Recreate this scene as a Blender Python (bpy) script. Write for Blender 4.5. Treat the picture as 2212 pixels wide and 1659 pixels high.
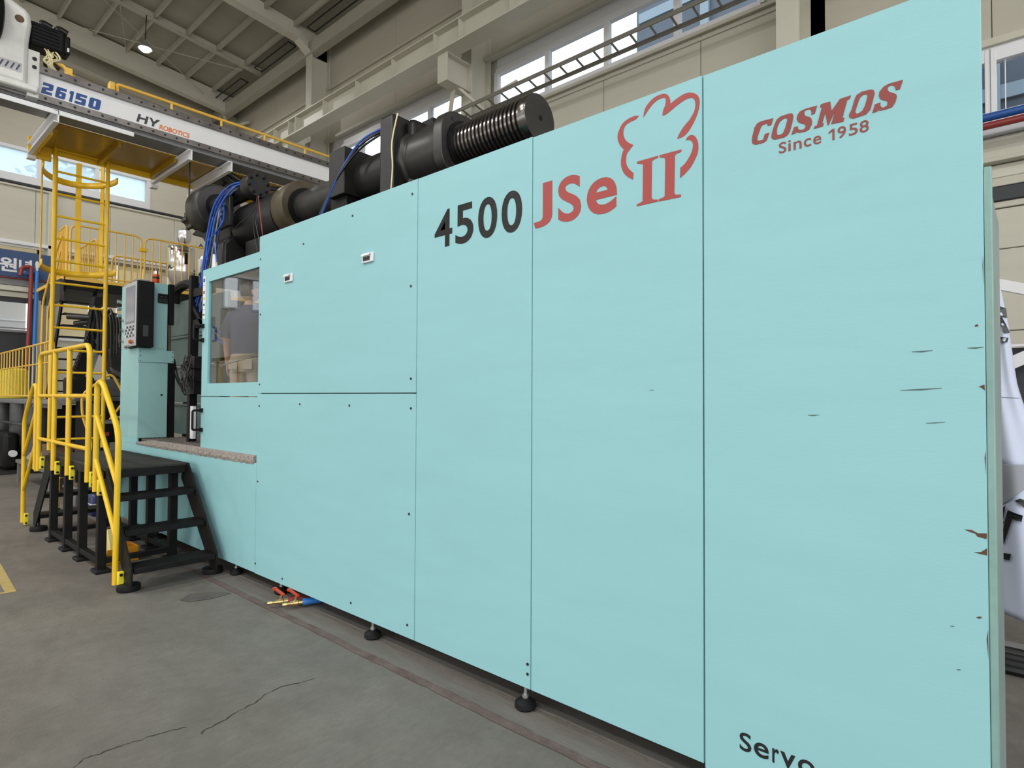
import bpy, bmesh, math, random
from mathutils import Vector, Matrix
PI = math.pi
for o in list(bpy.data.objects): bpy.data.objects.remove(o)
SC = bpy.context.scene
COL = SC.collection
rnd = random.Random(7)

# ---------------------------------------------------------------- camera, world, light, exposure
cam_d = bpy.data.cameras.new('camera'); cam = bpy.data.objects.new('camera', cam_d); COL.objects.link(cam)
cam_d.sensor_fit = 'HORIZONTAL'; cam_d.sensor_width = 36.0; cam_d.lens = 1292.6/2212*36.0
cam_d.clip_start = 0.05; cam_d.clip_end = 300
YAW, PITCH, ROLL = .722443, .0225386, .00450035
fw = Vector((-math.sin(YAW)*math.cos(PITCH), math.cos(YAW)*math.cos(PITCH), math.sin(PITCH)))
r0 = Vector((math.cos(YAW), math.sin(YAW), 0)); u0 = r0.cross(fw)
rt = math.cos(ROLL)*r0 + math.sin(ROLL)*u0; up = math.cos(ROLL)*u0 - math.sin(ROLL)*r0
cam.matrix_world = Matrix(((rt.x, up.x, -fw.x, 0), (rt.y, up.y, -fw.y, -2.372), (rt.z, up.z, -fw.z, 1.60), (0, 0, 0, 1)))
SC.camera = cam
SC.view_settings.view_transform = 'Standard'; SC.view_settings.look = 'None'
SC.view_settings.exposure = 0.08; SC.view_settings.gamma = 1.0; SC.view_settings.use_curve_mapping = False
W = bpy.data.worlds.new('sky'); SC.world = W; W.use_nodes = True
wn = W.node_tree.nodes; wl = W.node_tree.links; wn.clear()
bg = wn.new('ShaderNodeBackground'); wo = wn.new('ShaderNodeOutputWorld')
tc = wn.new('ShaderNodeTexCoord'); sp = wn.new('ShaderNodeSeparateXYZ'); cr = wn.new('ShaderNodeValToRGB')
cr.color_ramp.elements[0].position = 0.0; cr.color_ramp.elements[0].color = (1.0, .99, .97, 1)
cr.color_ramp.elements[1].position = 0.8; cr.color_ramp.elements[1].color = (.80, .90, 1.0, 1)
wl.new(tc.outputs['Generated'], sp.inputs[0]); wl.new(sp.outputs['Z'], cr.inputs[0])
wl.new(cr.outputs[0], bg.inputs[0]); bg.inputs[1].default_value = 2.3; wl.new(bg.outputs[0], wo.inputs[0])

def area(name, loc, size, power, color=(1, .985, .97)):
    l = bpy.data.lights.new(name, 'AREA'); l.shape = 'DISK'; l.size = size; l.energy = power; l.color = color
    o = bpy.data.objects.new(name, l); o.location = loc; COL.objects.link(o); return o
FILL_SPOTS = [(-17.65, -6.0), (-11.6, -6.0), (-5.4, -6.0), (.8, -6.0), (-17.65, -10.0), (-11.6, -10.0), (-5.4, -10.0), (.8, -10.0)]
for i, (x, y) in enumerate(FILL_SPOTS): area('hall_fill_light', (x, y, 10.6), .7, 235)  # unseen roof-height lights without fixtures, added to fill the hall

# ---------------------------------------------------------------- materials
def mat(name, col, rough=.5, metal=0.0, var=0.0, scale=4.0, bump=0.0, bscale=60.0, col2=None, stretch=None, spec=.5, coat=0.0):
    m = bpy.data.materials.new(name); m.use_nodes = True
    nt = m.node_tree; N = nt.nodes; L = nt.links; b = N['Principled BSDF']
    b.inputs['Base Color'].default_value = (*col, 1); b.inputs['Roughness'].default_value = rough
    b.inputs['Metallic'].default_value = metal; b.inputs['Specular IOR Level'].default_value = spec
    b.inputs['Coat Weight'].default_value = coat
    t = N.new('ShaderNodeTexCoord'); mp = N.new('ShaderNodeMapping'); L.new(t.outputs['Object'], mp.inputs[0])
    if stretch: mp.inputs['Scale'].default_value = stretch
    if var or col2:
        n = N.new('ShaderNodeTexNoise'); n.inputs['Scale'].default_value = scale; n.inputs['Detail'].default_value = 6
        n.inputs['Roughness'].default_value = .65
        L.new(mp.outputs[0], n.inputs[0])
        r = N.new('ShaderNodeValToRGB'); e = r.color_ramp.elements; e[0].position = .32; e[1].position = .68
        c2 = col2 or tuple(min(1, c*(1+var)) for c in col); c1 = col if col2 else tuple(c*(1-var) for c in col)
        e[0].color = (*c1, 1); e[1].color = (*c2, 1)
        L.new(n.outputs[0], r.inputs[0]); L.new(r.outputs[0], b.inputs['Base Color'])
    if bump:
        n2 = N.new('ShaderNodeTexNoise'); n2.inputs['Scale'].default_value = bscale; n2.inputs['Detail'].default_value = 5
        bp = N.new('ShaderNodeBump'); bp.inputs['Strength'].default_value = bump; bp.inputs['Distance'].default_value = .01
        L.new(mp.outputs[0], n2.inputs[0]); L.new(n2.outputs[0], bp.inputs['Height']); L.new(bp.outputs[0], b.inputs['Normal'])
    return m
M = {}
M['mint'] = mat('mint_paint', (.290, .560, .592), .46, var=.025, scale=1.3, bump=.04, bscale=28, stretch=(1, 1, 5), spec=.35)
M['mint_edge'] = mat('mint_edge_paint', (.22, .37, .335), .5, var=.1, scale=9)
M['mint_steel'] = mat('mint_steel_paint', (.30, .53, .52), .42, var=.06, scale=2.2, spec=.4)
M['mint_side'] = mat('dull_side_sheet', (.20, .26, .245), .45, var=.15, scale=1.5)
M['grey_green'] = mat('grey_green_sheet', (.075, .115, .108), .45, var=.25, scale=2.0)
M['beige'] = mat('beige_wall_sheet', (.50, .47, .385), .62, var=.05, scale=.9, stretch=(.3, .3, 2.2))
M['beige2'] = mat('beige_wall_lower', (.57, .545, .455), .6, var=.05, scale=.9, stretch=(.3, .3, 2.2))
M['steel_beige'] = mat('beige_steel_paint', (.60, .58, .49), .45, var=.04, scale=1.5)
M['roof'] = mat('roof_sheet', (.34, .325, .265), .7, var=.05, scale=.8, stretch=(3, .3, 1))
M['purlin'] = mat('purlin_paint', (.44, .42, .35), .5, var=.04)
M['white_pvc'] = mat('white_window_plastic', (.78, .78, .80), .35)
M['white_paint'] = mat('white_beam_paint', (.80, .80, .81), .35, var=.02)
M['dirty_white'] = mat('dirty_white_casting', (.74, .73, .70), .42, var=.10, scale=5, bump=.08, bscale=20)
M['rail_steel'] = mat('ground_rail_steel', (.22, .20, .19), .32, metal=.85, var=.35, scale=3.0)
M['black'] = mat('black_paint', (.006, .006, .0065), .5, var=.3, scale=5, spec=.22)
M['black_m'] = mat('black_metal', (.014, .013, .0125), .38, metal=.1, var=.35, scale=4, bump=.08, bscale=30, spec=.4)
M['char'] = mat('charcoal_metal', (.045, .042, .040), .36, metal=.45, var=.3, scale=3, bump=.06, bscale=25)
M['thread'] = mat('turned_dark_steel', (.19, .175, .165), .2, metal=.95, var=.25, scale=8)
M['olive'] = mat('olive_rust_steel', (.060, .050, .020), .5, metal=.2, col2=(.115, .085, .060), scale=5)
M['stair'] = mat('black_step_steel', (.008, .0075, .007), .55, var=.45, scale=9, bump=.2, bscale=90, spec=.22)
M['deck'] = mat('worn_dark_deck', (.045, .043, .041), .7, col2=(.024, .023, .022), scale=14, bump=.35, bscale=160, spec=.3)
M['yellow'] = mat('yellow_rail_paint', (.82, .50, .012), .34, var=.05, scale=9, spec=.5)
M['yellow2'] = mat('yellow_bracket_paint', (.80, .68, .05), .4, var=.08, scale=20)
M['yellow_bg'] = mat('yellow_guard_paint', (.85, .52, .08), .45)
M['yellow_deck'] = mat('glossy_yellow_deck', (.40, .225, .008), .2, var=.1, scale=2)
M['orange_bin'] = mat('orange_plastic', (.72, .30, .01), .4)
M['sack'] = mat('pale_yellow_film', (.72, .60, .22), .5, bump=.3, bscale=14)
M['red'] = mat('red_decal', (.36, .048, .042), .45)
M['red_logo'] = mat('dark_red_decal', (.25, .042, .036), .5)
M['black_decal'] = mat('black_gloss_decal', (.008, .009, .010), .10, bump=.12, bscale=70)
M['black_flat'] = mat('black_matt_decal', (.010, .011, .012), .5)
M['halo'] = mat('pale_decal_border', (.55, .60, .48), .5)
M['blue_decal'] = mat('blue_decal', (.02, .075, .26), .45)
M['orange_decal'] = mat('orange_decal', (.75, .20, .06), .45)
M['grey_decal'] = mat('charcoal_decal', (.045, .047, .05), .45)
M['hose_blue'] = mat('blue_hose', (.015, .10, .48), .3)
M['hose_navy'] = mat('navy_hose', (.015, .035, .20), .35)
M['hose_olive'] = mat('olive_hose', (.20, .21, .12), .4)
M['hose_black'] = mat('black_hose', (.006, .006, .0065), .4)
M['wire_cream'] = mat('cream_wire', (.75, .66, .38), .5)
M['red_pipe'] = mat('red_pipe_paint', (.26, .035, .03), .4)
M['blue_pipe'] = mat('blue_pipe_paint', (.03, .20, .62), .4)
M['blue_pipe_d'] = mat('dark_blue_pipe_paint', (.02, .09, .33), .35)
M['brass'] = mat('brass', (.62, .45, .20), .25, metal=.9)
M['red_lever'] = mat('red_lever', (.55, .05, .015), .4)
M['chrome'] = mat('bright_steel', (.72, .72, .74), .16, metal=1.0)
M['zinc'] = mat('zinc_steel', (.55, .55, .55), .35, metal=.8)
M['rubber'] = mat('black_rubber', (.007, .007, .0075), .6, spec=.3)
M['ledge'] = mat('rough_ledge', (.20, .17, .15), .9, col2=(.42, .38, .34), scale=45, bump=.9, bscale=70)
M['grating'] = mat('grating_steel', (.19, .165, .15), .55, metal=.4, var=.3, scale=25)
M['white_plastic'] = mat('white_plastic', (.78, .78, .80), .35)
M['screen_grey'] = mat('operator_front', (.46, .46, .48), .4, var=.03)
M['screen'] = mat('grey_screen', (.30, .30, .33), .12)
M['paper'] = mat('white_label', (.78, .78, .78), .5)
M['card'] = mat('cardboard', (.13, .080, .045), .8, var=.1, scale=6)
M['table_grey'] = mat('grey_table', (.16, .16, .16), .5)
M['navy'] = mat('navy_box', (.02, .03, .12), .35)
M['banner_blue'] = mat('blue_banner_cloth', (.045, .085, .20), .65, bump=.1, bscale=8)
M['banner_white'] = mat('pale_lilac_banner', (.56, .60, .74), .55, var=.03, bump=.06, bscale=6)
M['banner_back'] = mat('grey_banner_back', (.30, .31, .34), .6)
M['door_dark'] = mat('dark_door', (.030, .032, .038), .5)
M['door_white'] = mat('white_truck_box', (.70, .72, .78), .5)
M['facade'] = mat('blue_grey_cladding', (.085, .11, .15), .45, var=.15, scale=.6)
M['facade_band'] = mat('pale_blue_band', (.26, .34, .42), .4)
M['leaf'] = mat('tree_leaf', (.10, .22, .045), .7, col2=(.22, .36, .09), scale=1.5)
M['bark'] = mat('tree_bark', (.12, .09, .06), .9)
M['skin'] = mat('skin', (.52, .30, .20), .5)
M['shirt'] = mat('navy_polo_cloth', (.050, .055, .115), .8, bump=.15, bscale=60)
M['trouser'] = mat('khaki_cloth', (.44, .36, .27), .85, bump=.15, bscale=60)
M['hair'] = mat('black_hair', (.012, .010, .009), .5)
M['shoe'] = mat('black_shoe', (.02, .02, .02), .4)
M['film'] = mat('dull_film', (.36, .33, .29), .6, bump=.3, bscale=14)
M['rust'] = mat('bare_brown_board', (.11, .05, .03), .8)
M['crackline'] = mat('dark_scratch', (.08, .13, .12), .8)
M['shutter'] = mat('cream_panel', (.82, .72, .46), .5)
M['dim_grey'] = mat('dim_grey_casting', (.07, .07, .072), .45, var=.2)
M['grey_steel'] = mat('grey_steel_paint', (.22, .22, .225), .45, var=.1)
M['cable'] = mat('galvanised_tray', (.20, .19, .165), .45, metal=.3)

def glass(name, tint, refl=.06, rough=0.0, cloud=0.0, ccol=(.6, .75, .85)):
    m = bpy.data.materials.new(name); m.use_nodes = True; nt = m.node_tree; N = nt.nodes; L = nt.links; N.clear()
    o = N.new('ShaderNodeOutputMaterial'); t = N.new('ShaderNodeBsdfTransparent'); g = N.new('ShaderNodeBsdfGlossy')
    t.inputs[0].default_value = (*tint, 1); g.inputs['Roughness'].default_value = rough
    lw = N.new('ShaderNodeLayerWeight'); lw.inputs[0].default_value = .5
    p = N.new('ShaderNodeMath'); p.operation = 'POWER'; p.inputs[1].default_value = 4; L.new(lw.outputs['Facing'], p.inputs[0])
    f = N.new('ShaderNodeMath'); f.operation = 'MULTIPLY_ADD'; f.inputs[1].default_value = .55; f.inputs[2].default_value = refl*.6; L.new(p.outputs[0], f.inputs[0])
    x = N.new('ShaderNodeMixShader'); L.new(f.outputs[0], x.inputs[0]); L.new(t.outputs[0], x.inputs[1]); L.new(g.outputs[0], x.inputs[2])
    last = x
    if cloud:
        d = N.new('ShaderNodeBsdfTranslucent'); d.inputs[0].default_value = (*ccol, 1)
        y = N.new('ShaderNodeMixShader'); y.inputs[0].default_value = cloud
        L.new(x.outputs[0], y.inputs[1]); L.new(d.outputs[0], y.inputs[2]); last = y
    L.new(last.outputs[0], o.inputs[0]); return m
M['glass'] = glass('clear_glass', (.93, .95, .96))
M['glass_frost'] = glass('frosted_glass', (.86, .94, .98), cloud=.62, ccol=(.70, .80, .86))
M['acrylic'] = glass('smoky_acrylic', (.90, .91, .93), refl=.10)
def emis(name, col, s):
    m = bpy.data.materials.new(name); m.use_nodes = True; b = m.node_tree.nodes['Principled BSDF']
    b.inputs['Base Color'].default_value = (*col, 1); b.inputs['Emission Color'].default_value = (*col, 1); b.inputs['Emission Strength'].default_value = s; return m
M['bulb'] = emis('lamp_glow', (1, .98, .92), 14)

def floor_material():
    m = bpy.data.materials.new('worn_concrete'); m.use_nodes = True; nt = m.node_tree; N = nt.nodes; L = nt.links; b = N['Principled BSDF']
    t = N.new('ShaderNodeTexCoord')
    def noise(s, d, r=.6, st=None):
        n = N.new('ShaderNodeTexNoise'); n.inputs['Scale'].default_value = s; n.inputs['Detail'].default_value = d; n.inputs['Roughness'].default_value = r
        if st:
            mp = N.new('ShaderNodeMapping'); mp.inputs['Scale'].default_value = st; L.new(t.outputs['Object'], mp.inputs[0]); L.new(mp.outputs[0], n.inputs[0])
        else: L.new(t.outputs['Object'], n.inputs[0])
        return n
    def ramp(n, p0, c0, p1, c1):
        r = N.new('ShaderNodeValToRGB'); e = r.color_ramp.elements; e[0].position = p0; e[1].position = p1; e[0].color = (*c0, 1); e[1].color = (*c1, 1)
        L.new(n.outputs[0], r.inputs[0]); return r
    a = ramp(noise(.9, 8, .68), .30, (.156, .140, .122), .72, (.245, .222, .195))
    c = ramp(noise(5, 8, .7), .30, (.78, .77, .75), .72, (1.0, 1.0, 1.0))
    e = ramp(noise(38, 4, .7, (1, .35, 1)), .30, (.80, .80, .80), .62, (1, 1, 1))
    x = N.new('ShaderNodeMixRGB'); x.blend_type = 'MULTIPLY'; x.inputs[0].default_value = 1; L.new(a.outputs[0], x.inputs[1]); L.new(c.outputs[0], x.inputs[2])
    y = N.new('ShaderNodeMixRGB'); y.blend_type = 'MULTIPLY'; y.inputs[0].default_value = .8; L.new(x.outputs[0], y.inputs[1]); L.new(e.outputs[0], y.inputs[2])
    L.new(y.outputs[0], b.inputs['Base Color'])
    rr = ramp(noise(1.6, 5), .3, (.48,)*3, .7, (.72,)*3); L.new(rr.outputs[0], b.inputs['Roughness'])
    bn = N.new('ShaderNodeBump'); bn.inputs['Strength'].default_value = .25; bn.inputs['Distance'].default_value = .01
    nb = noise(55, 6, .7); L.new(nb.outputs[0], bn.inputs['Height']); L.new(bn.outputs[0], b.inputs['Normal'])
    b.inputs['Specular IOR Level'].default_value = .35
    return m
M['floor'] = floor_material()
M['strip'] = mat('red_brown_joint', (.10, .065, .058), .8, col2=(.17, .13, .115), scale=7, bump=.5, bscale=40)
M['strip2'] = mat('dusty_grey_band', (.135, .122, .108), .75, col2=(.20, .185, .165), scale=3, stretch=(.4, 3, 1), bump=.3, bscale=60)
M['patch'] = mat('floor_patch', (.085, .070, .062), .6, col2=(.12, .105, .093), scale=9)
M['crack'] = mat('floor_crack', (.035, .033, .03), .9)
M['floor_yellow'] = mat('worn_yellow_line', (.46, .35, .12), .7, var=.15, scale=12)

# ---------------------------------------------------------------- mesh builder
class MB:
    def __init__(s): s.v = []; s.f = []
    def add(s, vs, fs):
        n = len(s.v); s.v += [tuple(v) for v in vs]; s.f += [tuple(i+n for i in f) for f in fs]; return s
    def box(s, x0, x1, y0, y1, z0, z1):
        return s.add([(x0, y0, z0), (x1, y0, z0), (x1, y1, z0), (x0, y1, z0), (x0, y0, z1), (x1, y0, z1), (x1, y1, z1), (x0, y1, z1)],
                     [(0, 3, 2, 1), (4, 5, 6, 7), (0, 1, 5, 4), (1, 2, 6, 5), (2, 3, 7, 6), (3, 0, 4, 7)])
    def bar(s, p0, p1, w, h, upv=(0, 0, 1)):
        p0, p1 = Vector(p0), Vector(p1); d = (p1-p0).normalized(); u = Vector(upv); a = d.cross(u)
        if a.length < 1e-4: a = d.cross(Vector((0, 1, 0)))
        a.normalize(); b = a.cross(d).normalized(); q = []
        for p in (p0, p1):
            for sx, sz in ((-1, -1), (1, -1), (1, 1), (-1, 1)): q.append(p + a*(sx*w/2) + b*(sz*h/2))
        return s.add(q, [(0, 1, 2, 3), (7, 6, 5, 4), (0, 4, 5, 1), (1, 5, 6, 2), (2, 6, 7, 3), (3, 7, 4, 0)])
    def tube(s, pts, r, n=8, closed=False):
        P = [Vector(p) for p in pts]; m = len(P); vs = []
        R = r if isinstance(r, (list, tuple)) else [r]*m
        T = []
        for i in range(m):
            a = P[(i-1) % m] if (closed or i > 0) else P[i]; b = P[(i+1) % m] if (closed or i < m-1) else P[i]
            T.append((b-a).normalized())
        u = T[0].orthogonal().normalized()
        for i in range(m):
            u = (u - T[i]*u.dot(T[i])); u = u.normalized() if u.length > 1e-6 else T[i].orthogonal().normalized()
            w = T[i].cross(u)
            for k in range(n):
                a = 2*PI*k/n; vs.append(P[i] + (u*math.cos(a) + w*math.sin(a))*R[i])
        fs = []
        for i in range(m if closed else m-1):
            j = (i+1) % m
            for k in range(n): fs.append((i*n+k, i*n+(k+1) % n, j*n+(k+1) % n, j*n+k))
        if not closed: fs += [tuple(reversed(range(n))), tuple(range((m-1)*n, m*n))]
        return s.add(vs, fs)
    def cyl(s, p0, p1, r, n=16, r2=None): return s.tube([p0, p1], [r, r if r2 is None else r2], n)
    def lathe(s, org, d, prof, n=24):
        o = Vector(org); d = Vector(d).normalized(); u = d.orthogonal().normalized(); w = d.cross(u); vs = []; m = len(prof)
        for t, r in prof:
            for k in range(n):
                a = 2*PI*k/n; vs.append(o + d*t + (u*math.cos(a) + w*math.sin(a))*r)
        fs = [(i*n+k, i*n+(k+1) % n, (i+1)*n+(k+1) % n, (i+1)*n+k) for i in range(m-1) for k in range(n)]
        fs += [tuple(reversed(range(n))), tuple(range((m-1)*n, m*n))]
        return s.add(vs, fs)
    def prism(s, poly, fn, d):
        d = Vector(d); n = len(poly); a = [Vector(fn(*p)) for p in poly]
        return s.add(a + [p+d for p in a], [tuple(range(n)), tuple(reversed(range(n, 2*n)))] + [(i, i+n, (i+1) % n+n, (i+1) % n) for i in range(n)])
    def sphere(s, c, r, nu=12, nv=8, sc=(1, 1, 1)):
        vs = [(c[0], c[1], c[2]-r*sc[2])]
        for j in range(1, nv):
            t = -PI/2 + PI*j/nv
            for i in range(nu):
                a = 2*PI*i/nu; vs.append((c[0]+r*sc[0]*math.cos(t)*math.cos(a), c[1]+r*sc[1]*math.cos(t)*math.sin(a), c[2]+r*sc[2]*math.sin(t)))
        vs.append((c[0], c[1], c[2]+r*sc[2])); fs = []
        for i in range(nu): fs.append((0, 1+(i+1) % nu, 1+i))
        for j in range(nv-2):
            for i in range(nu): fs.append((1+j*nu+i, 1+j*nu+(i+1) % nu, 1+(j+1)*nu+(i+1) % nu, 1+(j+1)*nu+i))
        k = 1+(nv-2)*nu; top = len(vs)-1
        for i in range(nu): fs.append((k+i, k+(i+1) % nu, top))
        return s.add(vs, fs)

def rootloc(p):
    v = Vector((0, 0, 0))
    while p is not None: v += p.location; p = p.parent
    return v
def build(name, mb, m, parent=None, bevel=0.0, smooth=True, label=None, kind=None, at=None):
    """One mesh object from world-space geometry; `at` puts its origin there."""
    off = rootloc(parent); o0 = off + (Vector(at) - off if at is not None else Vector((0, 0, 0)))
    me = bpy.data.meshes.new(name); me.from_pydata([tuple(Vector(v)-o0) for v in mb.v], [], mb.f)
    bm = bmesh.new(); bm.from_mesh(me); bmesh.ops.recalc_face_normals(bm, faces=bm.faces); bm.to_mesh(me); bm.free()
    if smooth:
        me.polygons.foreach_set('use_smooth', [True]*len(me.polygons)); me.set_sharp_from_angle(angle=math.radians(38))
    me.materials.append(m if not isinstance(m, str) else M[m]); me.update()
    o = bpy.data.objects.new(name, me); COL.objects.link(o); o.parent = parent; o.location = o0 - off
    if bevel:
        b = o.modifiers.new('edge', 'BEVEL'); b.width = bevel; b.segments = 2; b.limit_method = 'ANGLE'; b.angle_limit = math.radians(50)
    if label: o['label'] = label
    if kind: o['kind'] = kind
    return o
def like(o, loc, parent=None, rot=None):
    c = o.copy(); COL.objects.link(c); p = parent if parent is not None else o.parent; c.parent = p
    c.location = Vector(loc) - rootloc(p)
    if rot: c.rotation_euler = rot
    return c
def empty(name, loc=(0, 0, 0)):
    o = bpy.data.objects.new(name, None); o.empty_display_size = .1; o.location = loc; COL.objects.link(o); return o
def thing(name, label, cat, loc=(0, 0, 0), group=None):
    o = empty(name, loc); o['label'] = label; o['category'] = cat
    if group: o['group'] = group
    return o
def tag(o, label, cat, group=None):
    o['label'] = label; o['category'] = cat
    if group: o['group'] = group
    return o
def struct(name, loc=(0, 0, 0)):
    o = empty(name, loc); o['kind'] = 'structure'; return o
def BX(*a): return MB().box(*a)
def fillet(pts, r, n=6):
    P = [Vector(p) for p in pts]; out = [P[0]]
    for i in range(1, len(P)-1):
        a, b, c = P[i-1], P[i], P[i+1]; d1 = (a-b); d2 = (c-b); k = min(r, d1.length*.48, d2.length*.48)
        p, q = b+d1.normalized()*k, b+d2.normalized()*k
        for j in range(n+1):
            t = j/n; out.append(p*(1-t)**2 + b*2*t*(1-t) + q*t*t)
    out.append(P[-1]); return out
def spline(pts, n=6):
    P = [Vector(p) for p in pts]; out = []
    for i in range(len(P)-1):
        p0, p1, p2, p3 = P[max(i-1, 0)], P[i], P[i+1], P[min(i+2, len(P)-1)]
        for j in range(n):
            t = j/n; out.append(.5*((2*p1)+(p2-p0)*t+(2*p0-5*p1+4*p2-p3)*t*t+(3*p1-p0-3*p2+p3)*t**3))
    out.append(P[-1]); return out

# ---------------------------------------------------------------- lettering
def text_geo(s, offset=0.0):
    c = bpy.data.curves.new('t', 'FONT'); c.body = s; c.offset = offset; c.extrude = .02; c.resolution_u = 6
    o = bpy.data.objects.new('t', c); me = bpy.data.meshes.new_from_object(o)
    vs = [v.co.copy() for v in me.vertices]; fs = [tuple(p.vertices) for p in me.polygons]
    bpy.data.objects.remove(o); bpy.data.meshes.remove(me); bpy.data.curves.remove(c); return vs, fs
def put_text(mb, s, x0, x1, z0, z1, fn, offset=0.0, shear=0.0, depth=.0012):
    vs, fs = text_geo(s, offset)
    a0 = min(v.x for v in vs); a1 = max(v.x for v in vs); b0 = min(v.y for v in vs); b1 = max(v.y for v in vs)
    q = []
    for v in vs:
        t = (v.y-b0)/(b1-b0); x = x0+(v.x-a0)/(a1-a0)*(x1-x0-shear) + shear*t
        q.append(fn(x, z0+t*(z1-z0), depth if v.z > 0 else -depth*.2))
    return mb.add(q, fs)
def poly_geo(polys):
    c = bpy.data.curves.new('p', 'CURVE'); c.dimensions = '2D'; c.fill_mode = 'BOTH'; c.extrude = .02
    for p in polys:
        s = c.splines.new('POLY'); s.points.add(len(p)-1); s.use_cyclic_u = True
        for k, (x, y) in enumerate(p): s.points[k].co = (x*10, y*10, 0, 1)
    o = bpy.data.objects.new('p', c); me = bpy.data.meshes.new_from_object(o)
    vs = [v.co.copy() for v in me.vertices]; fs = [tuple(p.vertices) for p in me.polygons]
    bpy.data.objects.remove(o); bpy.data.meshes.remove(me); bpy.data.curves.remove(c); return vs, fs
def put_poly(mb, polys, fn, depth=.0012):
    vs, fs = poly_geo(polys)
    return mb.add([fn(v.x/10, v.y/10, depth if v.z > 0 else -depth*.2) for v in vs], fs)
def smooth_poly(p, n=3):
    out = []; m = len(p)
    for i in range(m):
        p0, p1, p2, p3 = (Vector(p[(i+k-1) % m]) for k in range(4))
        a = (p1-p0).angle(p2-p1, 0); b = (p2-p1).angle(p3-p2, 0)
        if a > .75: p0 = p1
        if b > .75: p3 = p2
        for j in range(n):
            t = j/n; v = .5*((2*p1)+(p2-p0)*t+(2*p0-5*p1+4*p2-p3)*t*t+(3*p1-p0-3*p2+p3)*t**3); out.append((v.x, v.y))
    return out
FACE = lambda x, z, d: (x, -.0003-d, z)                 # on the machine's front (plane y = 0)
# ================================================================ SETTING
fl = build('floor', BX(-60, 14, -45, 30, -.2, 0), 'floor', smooth=False, kind='structure')
def ribbon(pts, w, z=.0015, jit=.0):
    mb = MB(); P = [Vector((x, y)) for x, y in pts]; L = []
    for i, p in enumerate(P):
        d = (P[min(i+1, len(P)-1)] - P[max(i-1, 0)]).normalized(); n = Vector((-d.y, d.x)); k = w*(1+rnd.uniform(-jit, jit))/2
        L.append((p+n*k, p-n*k))
    for a, b in L: mb.v += [(a.x, a.y, z), (b.x, b.y, z)]
    for i in range(len(L)-1): mb.f.append((2*i, 2*i+1, 2*i+3, 2*i+2))
    return mb
def jagged(pts, k=5, a=.012):
    out = []
    for i in range(len(pts)-1):
        for j in range(k):
            t = j/k; out.append((pts[i][0]*(1-t)+pts[i+1][0]*t+rnd.uniform(-a, a), pts[i][1]*(1-t)+pts[i+1][1]*t+rnd.uniform(-a, a)))
    return out+[pts[-1]]
for pts in ([(-3.131, -1.655), (-3.174, -1.604), (-3.170, -1.552), (-3.167, -1.498), (-3.167, -1.453), (-3.153, -1.387), (-3.153, -1.340), (-3.132, -1.273), (-3.110, -1.211)],
            [(-2.996, -1.183), (-3.019, -1.155), (-3.034, -1.075), (-3.074, -.966), (-3.091, -.877), (-3.147, -.795), (-3.148, -.689), (-3.112, -.590), (-3.108, -.529)]):
    build('floor_crack', ribbon(jagged(pts, 5, .006), .005, jit=.7), 'crack', fl, smooth=False)
def strip_mesh(y0, y1, z, a, x0=-9.5, x1=1.0, st=.08):
    mb = MB(); x = x0; i = 0
    while x < x1:
        mb.v += [(x, y0+rnd.uniform(-a, a), z), (x, y1+rnd.uniform(-a, a), z)]
        if i: mb.f.append((2*i-2, 2*i, 2*i+1, 2*i-1))
        x += st; i += 1
    return mb
build('joint_strip', strip_mesh(-.182, -.125, .003, .005), 'strip', fl, smooth=False, label='red brown filled joint running along the machine')
build('dusty_band', strip_mesh(-.125, .02, .0022, .006), 'strip2', fl, smooth=False)
build('dusty_band', strip_mesh(.05, .55, .0022, .006), 'strip2', fl, smooth=False)
build('yellow_line', ribbon([(-7.9, -1.30), (-7.28, -1.335), (-6.28, -1.385)], .075, .002, .12), 'floor_yellow', fl, smooth=False, label='worn yellow floor marking line')
build('yellow_line', ribbon([(-6.30, -1.36), (-6.36, -2.2)], .05, .0018, .2), 'floor_yellow', fl, smooth=False)

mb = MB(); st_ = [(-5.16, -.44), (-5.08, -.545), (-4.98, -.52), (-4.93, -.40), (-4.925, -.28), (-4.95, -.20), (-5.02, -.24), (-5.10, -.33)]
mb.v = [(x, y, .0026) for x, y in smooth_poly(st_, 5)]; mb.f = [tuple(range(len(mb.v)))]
build('floor_patch', mb, 'patch', fl, smooth=False, label='dark brown stain on the concrete')  # irregular patch, darker brown than the concrete around it
YB, XE = 6.63, -21.2
# ---- back wall
wb = struct('wall_back')
build('backing_wall', BX(XE, 9, YB+.08, YB+.22, 0, 4.1).box(XE, -2.2, YB+.08, YB+.22, 4.1, 7.44).box(XE, 9, YB+.08, YB+.22, 8.72, 11.75).box(-2.2, 9, YB+.08, YB+.22, 5.78, 8.72)
      .box(XE, -14.62, YB+.08, YB+.22, 7.44, 8.72).box(-9.2, -8.5, YB+.08, YB+.22, 7.44, 8.72).box(-3.02, -2.2, YB+.08, YB+.22, 7.44, 8.72), 'beige2', wb, smooth=False)
x = -3.972+1.81
while x > XE:
    a = max(x-1.81, XE); build('wall_panel', BX(a+.006, x-.006, YB, YB+.08, 0, 7.38), 'beige2', wb, bevel=.004); x -= 1.81
for a, b in ((XE, -17.9), (-17.9, -14.9), (-14.9, -11.8), (-11.8, -8.7), (-8.7, -5.6), (-5.6, -2.5), (-2.5, -.373), (-.373, 2.5), (2.5, 8)):
    build('upper_wall_panel', BX(a+.005, b-.005, YB, YB+.08, 8.74 if b < -2 else 5.86, 11.75), 'beige', wb)
build('wall_trim', BX(XE, -2.2, YB-.07, YB+.05, 7.36, 7.42), 'beige2', wb, bevel=.01)
build('wall_trim', BX(XE, -2.2, YB-.03, YB+.05, 7.27, 7.32), 'beige2', wb, bevel=.01)
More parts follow.
